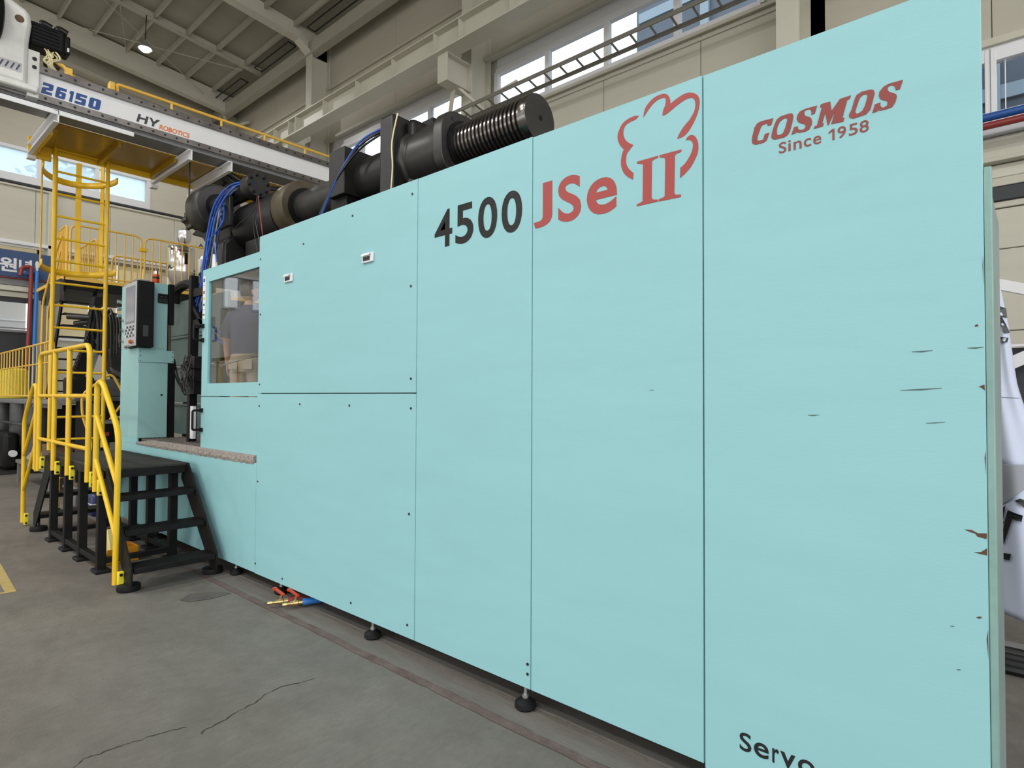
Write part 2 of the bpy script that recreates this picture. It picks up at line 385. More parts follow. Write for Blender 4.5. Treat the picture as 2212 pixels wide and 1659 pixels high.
build('wall_trim', BX(XE, -2.2, YB-.10, YB+.05, 8.66, 8.75), 'steel_beige', wb, bevel=.01)
build('wall_trim', BX(XE, 2, YB-.06, YB+.05, 10.12, 10.22), 'beige', wb, bevel=.015)
for a, b in ((-14.62+.02, -14.62), ): pass
def band_window(n, x0, x1, k):
    w = struct('window_%d' % n, ((x0+x1)/2, YB, 7.44))
    st = (x1-x0)/k
    build('window_frame', BX(x0, x1, YB+.02, YB+.14, 7.44, 7.55).box(x0, x1, YB+.02, YB+.14, 8.33, 8.46).box(x0, x1, YB+.06, YB+.2, 8.46, 8.72), 'white_pvc', w, bevel=.008)
    for i in range(k+1): build('mullion', BX(x0+i*st-.055, x0+i*st+.055, YB+.03, YB+.13, 7.5, 8.4), 'white_pvc', w, bevel=.006)
    for i in range(k): build('pane', BX(x0+i*st+.05, x0+(i+1)*st-.05, YB+.075, YB+.083, 7.53, 8.35), 'glass', w, smooth=False)
band_window(1, -14.62, -9.22, 4); band_window(2, -8.45, -3.05, 4)
# right bay: window, pipes' wall and shutter
w = struct('window_3', (-.4, YB, 4.9))
build('window_frame', BX(-2.2, 3, YB-.02, YB+.1, 5.60, 5.78).box(-2.2, 3, YB-.02, YB+.1, 4.86, 5.0).box(-.445, -.335, YB-.025, YB+.1, 4.86, 5.75).box(.9, 1.02, YB-.025, YB+.1, 4.86, 5.75).box(-1.75, -1.63, YB-.025, YB+.1, 4.86, 5.75), 'white_pvc', w, bevel=.006)
build('window_divider', BX(-.395, -.388, YB-.03, YB, 4.86, 5.75), 'grey_steel', w)
build('pane', BX(-1.63, -.445, YB+.04, YB+.048, 5.0, 5.6), 'glass', w, smooth=False); build('pane', BX(-.335, .9, YB+.04, YB+.048, 5.0, 5.6), 'glass', w, smooth=False)
build('glazing_bar', BX(-.262, -.252, YB+.03, YB+.06, 5.0, 5.6), 'white_pvc', w)
build('window_sill', BX(-2.2, 3, YB-.10, YB+.1, 4.70, 4.83), 'white_pvc', w, bevel=.01)
for z0, z1, d, m in ((4.56, 4.69, .02, 'steel_beige'), (4.42, 4.55, .10, 'beige2'), (4.36, 4.41, .16, 'beige2'), (4.20, 4.35, .03, 'steel_beige'), (4.09, 4.19, .06, 'beige2'), (5.77, 5.86, .07, 'beige2')):
    build('wall_trim', BX(-2.2, 3, YB-d, YB+.1, z0, z1), m, wb, bevel=.008)
d2 = struct('door_2', (1, YB, 0))
build('door_header', BX(-2.2, 4, YB-.05, YB+.1, 3.92, 4.09), 'door_dark', d2, bevel=.01)
z = 0.0
while z < 3.88:
    build('shutter_slat', BX(-2.2, 4, YB-.02+.015*((int(z*100)//48) % 2), YB+.06, z+.005, min(z+.475, 3.92)), 'beige2', d2, bevel=.01); z += .48
# ---- columns with haunch, rafters
def roof(y): return 11.62+(6.13-y)*.0986 if y > -7.5 else 11.62+(13.63)*.0986-(-7.5-y)*.0986
for i, xc in enumerate((-14.89, -8.71, -2.5, 3.7)):
    c = struct('column', (xc, 6.08, 0))
    build('flange', BX(xc-.145, xc+.145, 6.055, 6.085, 0, 10.98), 'steel_beige', c)
    build('web', BX(xc-.012, xc+.012, 6.085, 6.6, 0, 11.3).box(xc-.145, xc+.145, 6.6, 6.628, 0, 11.3), 'steel_beige', c)
    inner = [(6.07, 10.95), (5.70, 11.22), (4.0, 11.375), (-7.5, 12.51), (-20, 11.28)]
    fm = MB()
    for (a, za), (b, zb) in zip(inner[:-1], inner[1:]): fm.bar((xc, a, za), (xc, b, zb), .29, .025)
    build('rafter_flange', fm, 'steel_beige', c)
    build('rafter_web', MB().prism([(y, z) for y, z in inner]+[(-20, roof(-20)-.01), (-7.5, roof(-7.5)-.01), (6.6, roof(6.6)-.01), (6.6, 10.95)], lambda y, z: (xc-.012, y, z), (.024, 0, 0)), 'steel_beige', c, smooth=False)
    for k in range(5):
        build('flange_bolt', MB().cyl((xc-.09, 5.45-.09*k, 11.205+.009*k), (xc-.09, 5.45-.09*k, 11.25+.009*k), .018, 6).cyl((xc+.09, 5.45-.09*k, 11.205+.009*k), (xc+.09, 5.45-.09*k, 11.25+.009*k), .018, 6), 'steel_beige', c)
    # corbel that carries the crane girder
    build('corbel', BX(xc-.14, xc+.14, 5.40, 5.42, 7.78, 8.34).box(xc-.012, xc+.012, 5.42, 6.06, 7.80, 8.34).box(xc-.14, xc+.14, 5.42, 6.06, 7.78, 7.80).box(xc-.14, xc+.14, 5.42, 6.06, 8.32, 8.34), 'steel_beige', c)
    if xc < -5: build('brace', MB().bar((xc-.05, 5.75, 7.8), (xc-.95, 6.35, 7.02), .13, .02, (0, 1, 0)).bar((xc+.05, 5.8, 7.8), (xc+.8, 6.5, 6.9), .05, .05).bar((xc+.0, 6.1, 7.5), (xc+1.0, 6.5, 7.9), .04, .04), 'steel_beige', c)
for xc in (-17.78, -11.8, -5.6):
    c = struct('rafter', (xc, 6, 11))
    pts = [(6.10, 11.43), (-7.5, 11.43+13.6*.0986), (-20, 11.54)]
    m1 = MB(); m2 = MB()
    for (a, za), (b, zb) in zip(pts[:-1], pts[1:]):
        m1.bar((xc, a, za), (xc, b, zb), .17, .02); m2.bar((xc, a, za+.11), (xc, b, zb+.11), .015, .2)
    build('flange', m1, 'purlin', c); build('web', m2, 'steel_beige', c)
# ceiling sheet and purlins
ce = struct('ceiling')
build('roof_sheet', MB().add([(XE-.3, 7.3, roof(7.3)), (9, 7.3, roof(7.3)), (9, -7.5, roof(-7.5)), (XE-.3, -7.5, roof(-7.5)), (9, -20, roof(-20)), (XE-.3, -20, roof(-20))], [(0, 1, 2, 3), (3, 2, 4, 5)]), 'roof', ce, smooth=False)
y = 5.62
pk = 0
while y > -19:
    z = roof(y); build('purlin', BX(XE, 9, y-.03, y+.03, z-.16, z-.005), 'purlin', ce)
    y -= .82
for xa, xb in ((-20.0, -17.9), (-17.6, -15.1)):       # conduit frames hung under the sheet by the eaves
    pass
build('eave_beam', BX(XE, 9, 6.02, 6.26, 10.93, 11.28), 'purlin', ce, bevel=.01)
build('eave_conduit', MB().tube([(-20.3, 5.72, 11.36), (-18.3, 5.72, 11.36), (-18.3, 5.95, 11.34), (-20.3, 5.95, 11.34)], .02, 6, True).tube([(-17.4, 5.72, 11.36), (-15.4, 5.72, 11.36), (-15.4, 5.95, 11.34), (-17.4, 5.95, 11.34)], .02, 6, True).tube([(-14.4, 5.72, 11.36), (-12.4, 5.72, 11.36), (-12.4, 5.95, 11.34), (-14.4, 5.95, 11.34)], .02, 6, True), 'black_m', ce)
build('tie_rod', MB().tube([(-19.9, 1.3, 11.75), (-17.7, 5.5, 11.3)], .012, 5).tube([(-15, 1.4, 11.75), (-19.9, 3.1, 11.6)], .01, 5).tube([(-17.7, 1.8, 11.75), (-20, 5.3, 11.3)], .012, 5), 'purlin', ce)
# ---- wall on the open yard side, behind the photographer: high window band over wide open gateways
wf = struct('wall_front')
build('wall_band', BX(XE, 9, -13.25, -13.1, 5.2, 7.55).box(XE, 9, -13.25, -13.1, 8.75, 13.2), 'beige2', wf, smooth=False)
for k in range(6): build('gate_post', BX(XE+k*6.04-.15, XE+k*6.04+.15, -13.3, -13.0, 0, 8.8), 'steel_beige', wf)
w = struct('window_8', (-6, -13.1, 7.55))
build('window_frame', BX(XE, 9, -13.22, -13.08, 7.55, 7.62).box(XE, 9, -13.22, -13.08, 8.68, 8.75), 'white_pvc', w)
x = XE+1.34
while x < 9: build('mullion', BX(x-.05, x+.05, -13.2, -13.1, 7.6, 8.7), 'white_pvc', w); x += 1.34
build('pane', BX(XE, 9, -13.165, -13.157, 7.6, 8.7), 'glass', w, smooth=False)
# ---- end wall
we = struct('wall_left')
def ebox(y0, y1, z0, z1, d0=0.0, d1=.15): return BX(XE-d1, XE-d0, y0, y1, z0, z1)
build('backing_wall', ebox(-19, 6.7, 8.44, 12.4).box(XE-.15, XE, 4.08, 6.7, 7.72, 8.44).box(XE-.15, XE, -6.4, 6.7, 5.72, 7.72).box(XE-.15, XE, -19, -8.1, 5.72, 7.72).box(XE-.15, XE, -8.1, -6.4, 5.95, 7.72).box(XE-.15, XE, -8.1, -6.4, 4.2, 4.68).box(XE-.15, XE, -6.4, 1.45, 4.2, 5.72).box(XE-.15, XE, -19, -8.1, 4.2, 5.72).box(XE-.15, XE, -7.40, -7.0, 4.68, 5.95)
      .box(XE-.15, XE, 1.45, 6.7, 0, 3.2).box(XE-.15, XE, 5.9, 6.7, 3.2, 5.72).box(XE-.15, XE, -19, -4.5, 0, 4.2).box(XE-.15, XE, 1.37, 1.9, 3.2, 5.72), 'beige2', we, smooth=False)
y = 6.7
while y > -8:
    build('wall_panel', BX(XE, XE+.05, max(y-1.8, -9)+.005, y-.005, 5.86, 7.36), 'beige2', we, bevel=.004); y -= 1.8
build('upper_wall_panel', BX(XE, XE+.04, -9, 6.6, 8.52, 12.4), 'beige', we)
build('wall_trim', BX(XE-.02, XE+.12, -12, 6.6, 7.43, 7.50), 'door_dark', we, bevel=.008, label='dark metal flashing below the end wall windows')
build('wall_trim', BX(XE-.02, XE+.10, -12, 6.6, 7.36, 7.42), 'beige2', we, bevel=.008)
build('wall_trim', BX(XE-.02, XE+.14, -12, 6.6, 5.76, 5.86), 'white_pvc', we, bevel=.01)
build('gable_beam', MB().prism([(6.3, roof(6.3)-.62), (6.3, roof(6.3)-.05), (-7.5, roof(-7.5)-.05), (-7.5, roof(-7.5)-.62)], lambda y, z: (-20.35, y, z), (.25, 0, 0)), 'steel_beige', we, smooth=False)
build('gable_trim', MB().prism([(6.3, roof(6.3)-.99), (6.3, roof(6.3)-.86), (-7.5, roof(-7.5)-.86), (-7.5, roof(-7.5)-.99)], lambda y, z: (-21.1, y, z), (.3, 0, 0)), 'beige', we, smooth=False)
build('corner_post', BX(XE, XE+.55, 6.25, 6.63, 0, 11.2), 'steel_beige', we, bevel=.01)
build('drain_pipe', MB().tube(fillet([(-20.4, 6.1, 11.25), (-20.25, 6.1, 10.72), (-19.9, 6.35, 10.62), (-19.4, 6.5, 10.62)], .1), .05, 8), 'steel_beige', we)
build('wall_post', BX(XE, XE+.14, 1.58, 1.75, 0, 7.36), 'steel_beige', we, bevel=.01)
w = struct('window_4', (XE, 0, 7.7))
build('window_frame', BX(XE-.12, XE+.03, -12, 4.2, 7.50, 7.74).box(XE-.12, XE+.03, -12, 4.2, 8.42, 8.53), 'white_pvc', w, bevel=.01)
y = 4.14
while y > -12:
    build('mullion', BX(XE-.11, XE+.02, y-.055, y+.055, 7.7, 8.45), 'white_pvc', w, bevel=.006)
    build('pane', BX(XE-.06, XE-.052, y-1.38+.05, y-.05, 7.72, 8.44), 'glass_frost', w, smooth=False); y -= 1.38
w = struct('window_7', (XE, -7.2, 4.7))
for a, b in ((-7.0, -6.4), (-8.1, -7.4)): build('window_frame', BX(XE-.1, XE+.03, a, b, 4.66, 4.72).box(XE-.1, XE+.03, a, b, 5.9, 5.97).box(XE-.1, XE+.03, a, a+.05, 4.7, 5.95).box(XE-.1, XE+.03, b-.05, b, 4.7, 5.95), 'white_pvc', w); build('pane', BX(XE-.06, XE-.052, a+.04, b-.04, 4.7, 5.92), 'glass', w, smooth=False)
w = struct('window_5', (XE, 4, 3.2))
build('window_frame', BX(XE-.1, XE+.05, 1.9, 5.9, 5.68, 5.76).box(XE-.1, XE+.05, 1.9, 5.9, 3.18, 3.28), 'white_pvc', w, bevel=.01)
for i in range(6): build('window_panel', BX(XE-.08, XE-.05, 1.91+i*.7167, 1.91+i*.7167+.70 if i < 5 else 5.9, 3.28, 5.62), 'shutter' if i < 3 else 'beige2', w, bevel=.004, label='cream coloured window panel' if i < 3 else 'pale grey window panel')
build('window_rail', BX(XE-.1, XE+.02, 1.9, 5.9, 5.62, 5.68), 'grey_steel', w)
w = struct('window_6', (XE, .2, 5.6)); build('window_panel', BX(XE, XE+.03, -6, 1.35, 5.60, 5.70), 'shutter', w); build('window_frame', BX(XE, XE+.06, -6, 1.5, 5.70, 5.77), 'white_pvc', w)
dr = struct('door_1', (XE, -1, 0))
for z0, z1, d, m in ((4.62, 4.82, .10, 'grey_steel'), (4.46, 4.60, .16, 'steel_beige'), (4.30, 4.44, .08, 'steel_beige'), (4.16, 4.29, .04, 'door_dark')):
    build('door_header', BX(XE, XE+d, -4.6, 1.75, z0, z1), m, dr, bevel=.01)
build('door_post', BX(XE, XE+.12, 1.26, 1.37, 0, 4.3), 'door_dark', dr); build('door_post', BX(XE, XE+.10, 1.37, 1.46, 0, 4.3), 'steel_beige', dr)
build('door_leaf', BX(XE-.35, XE-.28, -4.5, 1.27, 0, 3.40), 'door_dark', dr)
build('door_rail', BX(XE-.30, XE-.22, -4.5, 1.27, 3.36, 3.42).box(XE-.30, XE-.24, -4.5, 1.27, 3.46, 3.49), 'grey_steel', dr)
tr = tag(build('truck_box', BX(XE-3.2, XE-.9, -4.4, 1.3, .9, 4.3).box(XE-.9, XE-.86, -4.4, 1.3, 3.72, 3.77), 'door_white', bevel=.03), 'white truck box standing outside the open end door', 'truck')
# ---- crane runway girder
g = thing('crane_girder', 'beige crane runway girder with stiffener plates along the back wall', 'girder', (-11, 5.5, 8.3))
build('bottom_flange', BX(XE, 1, 5.30, 5.66, 8.34, 8.37), 'steel_beige', g); build('top_flange', BX(XE, 1, 5.34, 5.62, 8.80, 8.825), 'steel_beige', g)
build('web', BX(XE, 1, 5.475, 5.49, 8.37, 8.80), 'steel_beige', g)
build('crane_rail', BX(XE, 1, 5.45, 5.51, 8.825, 8.90), 'rail_steel', g)
st = None
for x in (-19.3, -18, -16.7, -15.4, -14.64, -14.27, -12.96, -11.6, -10.26, -8.92, -8.2, -6.9, -5.55, -4.2, -2.9, -2.2, -.9):
    if st is None: st = build('stiffener', BX(x-.006, x+.006, 5.345, 5.475, 8.37, 8.80), 'steel_beige', g, at=(x, 5.4, 8.37))
    else: like(st, (x, 5.4, 8.37), g)
t = thing('cable_ladder', 'grey cable ladder tray crossing in front of the back wall windows', 'cable tray', (-6, 5.9, 7.3))
build('side_rail', BX(-9.7, 2, 5.78, 5.80, 7.30, 7.37), 'cable', t); build('side_rail', BX(-9.7, 2, 6.06, 6.08, 7.24, 7.31), 'cable', t)
rg = None; x = -9.6
while x < 1.9:
    if rg is None: rg = build('rung', MB().bar((x, 5.79, 7.33), (x, 6.07, 7.27), .025, .025), 'cable', t, at=(x, 5.9, 7.3))
    else: like(rg, (x, 5.9, 7.3), t)
    x += .345
build('hanger', BX(-8.72, -8.68, 5.76, 6.1, 7.18, 7.24).box(-2.52, -2.48, 5.76, 6.1, 7.18, 7.24).box(-8.72, -8.68, 6.04, 6.1, 7.18, 7.4), 'cable', t)
# pipes on the right of the back wall
tag(build('water_pipe', MB().tube([(-2.1, 6.2, 4.79), (3.4, 6.2, 4.79)], .045, 12), 'blue_pipe_d'), 'dark blue pipe running below the right-hand window behind the machine', 'pipe')
tag(build('fire_pipe', MB().tube([(-2.1, 6.22, 4.70), (3.4, 6.22, 4.70)], .04, 12), 'red_pipe'), 'dark red pipe running just under the dark blue pipe', 'pipe')
# lamp
l = thing('high_bay_lamp', 'lit high bay lamp hanging from the roof rafter', 'lamp', (-17.72, 2.94, 10.8))
build('cord', MB().cyl((-17.72, 2.95, 11.75), (-17.72, 2.93, 11.05), .012, 6), 'black', l)
build('shade', MB().lathe((-17.72, 2.93, 11.05), (0, 0, -1), [(0, .03), (.03, .07), (.12, .09), (.22, .17), (.24, .17), (.235, .15), (.13, .07)], 20), 'zinc', l)
build('bulb', MB().sphere((-17.72, 2.93, 10.81), .13, 14, 8, (1, 1, .6)), 'bulb', l)
area('lamp_light', (-17.72, 2.93, 10.70), .25, 120)
# outside
ob = thing('outside_building', 'dark blue grey clad building seen through the back wall windows', 'building', (3, 16, 0))
build('facade', BX(-9.3, 14, 14, 18, 0, 18), 'facade', ob)
for k, (z0, z1) in enumerate(((13.2, 13.5), (12.2, 12.34), (9.9, 10.1), (8.0, 8.3))): build('cladding_band', BX(-9.2, 14, 13.93, 14.02, z0, z1), 'facade_band', ob)
for k in range(6): build('facade_post', BX(-7.2+k*3.2, -6.95+k*3.2, 13.9, 14.03, 0, 18), 'facade_band', ob)
for k, (tx, ty, h, s) in enumerate(((-27, 3.2, 9.6, 1.5), (-28, -.3, 8.9, 1.5), (-27.5, -3.9, 9.4, 1.6), (-29, -8.2, 10.2, 2.2))):
    t = thing('tree', ['bright green leafy tree outside the end wall beside the ladder', 'pale green tree outside the end wall windows, left of the ladder', 'broad leafy tree outside the end wall beyond the frame', 'tall leafy tree outside at the far left of the end wall'][k], 'tree', (tx, ty, 0))
    build('trunk', MB().tube([(tx, ty, 0), (tx+.1, ty, h*.5), (tx, ty+.1, h*.9)], [.22, .16, .05], 8), 'bark', t)
    mb = MB()
    for q in range(420):
        v = Vector((rnd.gauss(0, 1), rnd.gauss(0, 1), rnd.gauss(0, 1))).normalized()*s*rnd.uniform(.5, 1.05); c = Vector((tx, ty, h-s*.5))+Vector((v.x, v.y, v.z*.95))
        a = Vector((rnd.uniform(-1, 1), rnd.uniform(-1, 1), rnd.uniform(-1, 1))).normalized(); b = a.orthogonal().normalized(); r = rnd.uniform(.14, .3)
        mb.add([c-a*r, c+b*r*.5, c+a*r, c-b*r*.5], [(0, 1, 2, 3)])
    build('foliage', mb, 'leaf', t, smooth=False, kind='stuff')
# ================================================================ INJECTION MOULDING MACHINE
mc = thing('moulding_machine', 'long mint green moulding machine with lettered cover panels and a black tie bar on top', 'machine', (-4.5, 1, 0))
PT = .022
def screw_set(pts, parent):
    mb = MB()
    for x, z in pts: mb.cyl((x, -.0005, z), (x, -.004, z), .008, 8)
    return build('screw_heads', mb, 'char', parent, smooth=False, kind='stuff')
p1u = build('cover_panel', BX(-4.955, -2.878, 0, PT, 1.627, 2.955), 'mint', mc, bevel=.002, label='mint cover panel with two white socket plates')
p1l = build('cover_panel', BX(-4.96, -2.878, 0, PT, .115, 1.621), 'mint', mc, bevel=.002)
p2 = build('cover_panel', BX(-2.873, -1.958, 0, PT, .115, 2.953), 'mint', mc, bevel=.002, label='mint cover panel lettered 4500')
p3 = build('cover_panel', BX(-1.953, -1.042, 0, PT, .115, 2.948), 'mint', mc, bevel=.002, label='mint cover panel with red letters and cloud emblem')
p4 = build('cover_panel', BX(-1.036, -.125, 0, PT, .10, 2.945), 'mint', mc, bevel=.002, label='mint end cover panel lettered COSMOS, its right edge chipped')
screw_set([(-4.934, 2.761), (-4.234, 2.774), (-3.578, 2.862), (-2.928, 2.87), (-2.934, 2.292), (-2.926, 1.714), (-4.92, 2.29), (-4.92, 1.70)], p1u)
screw_set([(-2.924, 1.53), (-2.933, .877), (-2.942, .194), (-3.593, 1.539), (-4.259, 1.542), (-4.928, .886), (-4.949, .199), (-4.495, .164), (-3.55, .19), (-4.92, 1.52)], p1l)
screw_set([(-1.975, .24), (-1.975, .19)], p2)
for x in (-4.447, -3.385):
    s = build('socket_plate', BX(x-.062, x+.062, -.014, 0, 2.505, 2.568), 'white_plastic', p1u, bevel=.004)
    build('socket_hole', BX(x-.045, x+.032, -.0155, -.0135, 2.517, 2.545), 'black_flat', p1u)
    build('socket_lid', MB().prism([(-.048, .001), (-.020, .012), (-.020, .016), (-.048, .006)], lambda a, b: (x+.040+a*0, -.014+a*.3, 2.548+b*1.2), (-.09, 0, 0)), 'white_plastic', p1u)
# the lettering on the covers
num = MB(); 
for c, a, b, e, f in (('4', -2.715, -2.561, 2.487, 2.708), ('5', -2.533, -2.386, 2.481, 2.71), ('0', -2.348, -2.203, 2.48, 2.707), ('0', -2.17, -2.025, 2.477, 2.702)):
    put_text(num, c, a, b, e, f, FACE, offset=.010 if c == '4' else .018)
build('number_lettering', num, 'black_decal', p2, smooth=False, label='glossy black number 4500')
jse = MB()
for c, a, b, e, f in (('J', -1.946, -1.826, 2.468, 2.693), ('S', -1.789, -1.65, 2.465, 2.691), ('e', -1.617, -1.45, 2.463, 2.635)): put_text(jse, c, a, b, e, f, FACE, offset=.022)
build('model_lettering', jse, 'red', p3, smooth=False, label='red letters JSe')
COSMOS=[
 [[(-0.756,2.679),(-0.801,2.681),(-0.817,2.677),(-0.827,2.664),(-0.836,2.629),(-0.838,2.613),(-0.835,2.602),(-0.823,2.594),(-0.793,2.594),(-0.782,2.599),(-0.776,2.612),(-0.771,2.627),(-0.788,2.627),(-0.793,2.610),(-0.797,2.606),(-0.812,2.607),(-0.817,2.612),(-0.815,2.625),(-0.803,2.657),(-0.797,2.664),(-0.782,2.666),(-0.777,2.661),(-0.778,2.655),(-0.764,2.654)]],
 [[(-0.750,2.657),(-0.742,2.671),(-0.727,2.678),(-0.697,2.679),(-0.687,2.676),(-0.683,2.665),(-0.686,2.646),(-0.695,2.613),(-0.703,2.599),(-0.716,2.593),(-0.750,2.594),(-0.760,2.599),(-0.764,2.608),(-0.761,2.626)],[(-0.739,2.646),(-0.731,2.659),(-0.716,2.666),(-0.708,2.664),(-0.705,2.656),(-0.712,2.630),(-0.720,2.612),(-0.727,2.608),(-0.738,2.608),(-0.743,2.614),(-0.743,2.631)]],
 [[(-0.601,2.678),(-0.641,2.679),(-0.660,2.675),(-0.669,2.664),(-0.672,2.649),(-0.667,2.637),(-0.656,2.628),(-0.645,2.622),(-0.641,2.616),(-0.642,2.608),(-0.649,2.603),(-0.662,2.606),(-0.668,2.614),(-0.667,2.621),(-0.681,2.622),(-0.691,2.595),(-0.677,2.597),(-0.672,2.600),(-0.664,2.595),(-0.642,2.593),(-0.629,2.597),(-0.620,2.612),(-0.618,2.625),(-0.621,2.637),(-0.627,2.644),(-0.640,2.651),(-0.645,2.661),(-0.643,2.672),(-0.631,2.674),(-0.623,2.669),(-0.620,2.659),(-0.622,2.650),(-0.609,2.650)]],
 [[(-0.557,2.679),(-0.588,2.679),(-0.592,2.668),(-0.585,2.667),(-0.602,2.604),(-0.610,2.604),(-0.613,2.595),(-0.582,2.595),(-0.579,2.606),(-0.584,2.607),(-0.574,2.642),(-0.567,2.595),(-0.563,2.594),(-0.543,2.637),(-0.551,2.606),(-0.555,2.595),(-0.515,2.592),(-0.511,2.606),(-0.518,2.606),(-0.502,2.667),(-0.495,2.667),(-0.490,2.679),(-0.525,2.678),(-0.553,2.644)]],
 [[(-0.489,2.627),(-0.479,2.661),(-0.473,2.674),(-0.456,2.681),(-0.428,2.679),(-0.420,2.674),(-0.417,2.663),(-0.425,2.629),(-0.431,2.609),(-0.444,2.596),(-0.483,2.593),(-0.495,2.599),(-0.498,2.609)],[(-0.475,2.626),(-0.463,2.660),(-0.453,2.668),(-0.442,2.667),(-0.439,2.659),(-0.447,2.628),(-0.455,2.613),(-0.467,2.607),(-0.475,2.609),(-0.477,2.617)]],
 [[(-0.334,2.680),(-0.374,2.681),(-0.390,2.676),(-0.403,2.662),(-0.405,2.648),(-0.401,2.636),(-0.392,2.629),(-0.383,2.624),(-0.379,2.617),(-0.381,2.607),(-0.392,2.603),(-0.399,2.609),(-0.401,2.618),(-0.400,2.624),(-0.417,2.623),(-0.425,2.595),(-0.411,2.595),(-0.407,2.600),(-0.403,2.596),(-0.381,2.595),(-0.366,2.597),(-0.357,2.610),(-0.352,2.627),(-0.353,2.636),(-0.361,2.644),(-0.373,2.651),(-0.379,2.661),(-0.378,2.671),(-0.368,2.673),(-0.359,2.667),(-0.356,2.659),(-0.355,2.651),(-0.343,2.651)]],
]
LOGO=[
 [(-1.337,2.870),(-1.363,2.875),(-1.394,2.871),(-1.421,2.859),(-1.438,2.836),(-1.447,2.810),(-1.444,2.785),(-1.433,2.760),(-1.414,2.737),(-1.423,2.719),(-1.429,2.689),(-1.427,2.660),(-1.414,2.629),(-1.394,2.606),(-1.367,2.587),(-1.364,2.616),(-1.385,2.638),(-1.399,2.661),(-1.403,2.686),(-1.399,2.712),(-1.385,2.727),(-1.365,2.745),(-1.390,2.762),(-1.408,2.783),(-1.417,2.809),(-1.414,2.833),(-1.401,2.849),(-1.376,2.855),(-1.352,2.858)],
 [(-1.314,2.854),(-1.311,2.876),(-1.302,2.897),(-1.280,2.917),(-1.255,2.928),(-1.226,2.930),(-1.205,2.924),(-1.191,2.909),(-1.185,2.890),(-1.184,2.873),(-1.161,2.884),(-1.129,2.894),(-1.102,2.895),(-1.079,2.886),(-1.060,2.869),(-1.052,2.846),(-1.054,2.817),(-1.064,2.787),(-1.079,2.759),(-1.102,2.729),(-1.125,2.714),(-1.153,2.712),(-1.141,2.733),(-1.121,2.757),(-1.098,2.776),(-1.079,2.800),(-1.071,2.823),(-1.071,2.845),(-1.079,2.863),(-1.094,2.870),(-1.117,2.869),(-1.153,2.857),(-1.185,2.842),(-1.205,2.834),(-1.221,2.834),(-1.218,2.855),(-1.207,2.878),(-1.205,2.902),(-1.212,2.910),(-1.230,2.912),(-1.255,2.907),(-1.280,2.890),(-1.298,2.872)],
 [(-1.113,2.694),(-1.106,2.706),(-1.091,2.711),(-1.075,2.703),(-1.064,2.685),(-1.058,2.661),(-1.060,2.629),(-1.072,2.603),(-1.091,2.575),(-1.114,2.555),(-1.140,2.539),(-1.138,2.583),(-1.118,2.595),(-1.099,2.617),(-1.085,2.643),(-1.081,2.668),(-1.087,2.682),(-1.098,2.692)],
]
TWO=[
 [(-1.347,2.663),(-1.243,2.663),(-1.243,2.654),(-1.264,2.651),(-1.272,2.646),(-1.274,2.486),(-1.268,2.475),(-1.243,2.469),(-1.243,2.461),(-1.348,2.461),(-1.347,2.471),(-1.328,2.474),(-1.318,2.479),(-1.316,2.640),(-1.319,2.646),(-1.345,2.654)],
 [(-1.237,2.663),(-1.133,2.661),(-1.134,2.651),(-1.157,2.648),(-1.163,2.642),(-1.166,2.481),(-1.160,2.472),(-1.135,2.468),(-1.137,2.457),(-1.239,2.460),(-1.239,2.469),(-1.216,2.474),(-1.211,2.478),(-1.208,2.635),(-1.212,2.645),(-1.234,2.653)],
]
mb = MB()
for p in LOGO: put_poly(mb, [smooth_poly(p)], FACE)
build('cloud_emblem', mb, 'red', p3, smooth=False, label='red brush stroke cloud outline')
mb = MB()
for p in TWO: put_poly(mb, [p], FACE)
build('numeral', mb, 'red', p3, smooth=False, label='red roman numeral II')
mb = MB()
for p in COSMOS: put_poly(mb, p, FACE)
build('name_lettering', mb, 'red_logo', p4, smooth=False, label='dark red slanted word COSMOS')
mb = MB()
for c, a, b, e, f in (('S', -.736, -.709, 2.535, 2.577), ('i', -.702, -.693, 2.536, 2.577), ('n', -.683, -.655, 2.535, 2.566), ('c', -.647, -.622, 2.535, 2.566), ('e', -.615, -.588, 2.535, 2.566), ('9', -.534, -.507, 2.535, 2.577), ('5', -.498, -.470, 2.535, 2.576), ('8', -.464, -.436, 2.535, 2.577)):
    put_text(mb, c, a, b, e, f, FACE, offset=.008)
put_poly(mb, [[(-.551, 2.535), (-.544, 2.535), (-.544, 2.576), (-.551, 2.576), (-.563, 2.568), (-.563, 2.561), (-.551, 2.568)]], FACE)
build('date_lettering', mb, 'red_logo', p4, smooth=False, label='dark red line Since 1958')
mb = MB()
for c, a, b, e, f in (('S', -.895, -.850, .229, .300), ('e', -.840, -.785, .229, .284), ('r', -.772, -.748, .229, .283), ('v', -.743, -.690, .229, .283), ('o', -.681, -.623, .229, .284)): put_text(mb, c, a, b, e, f, FACE, offset=.012)
build('servo_lettering', mb, 'black_flat', p4, smooth=False, label='black word Servo')
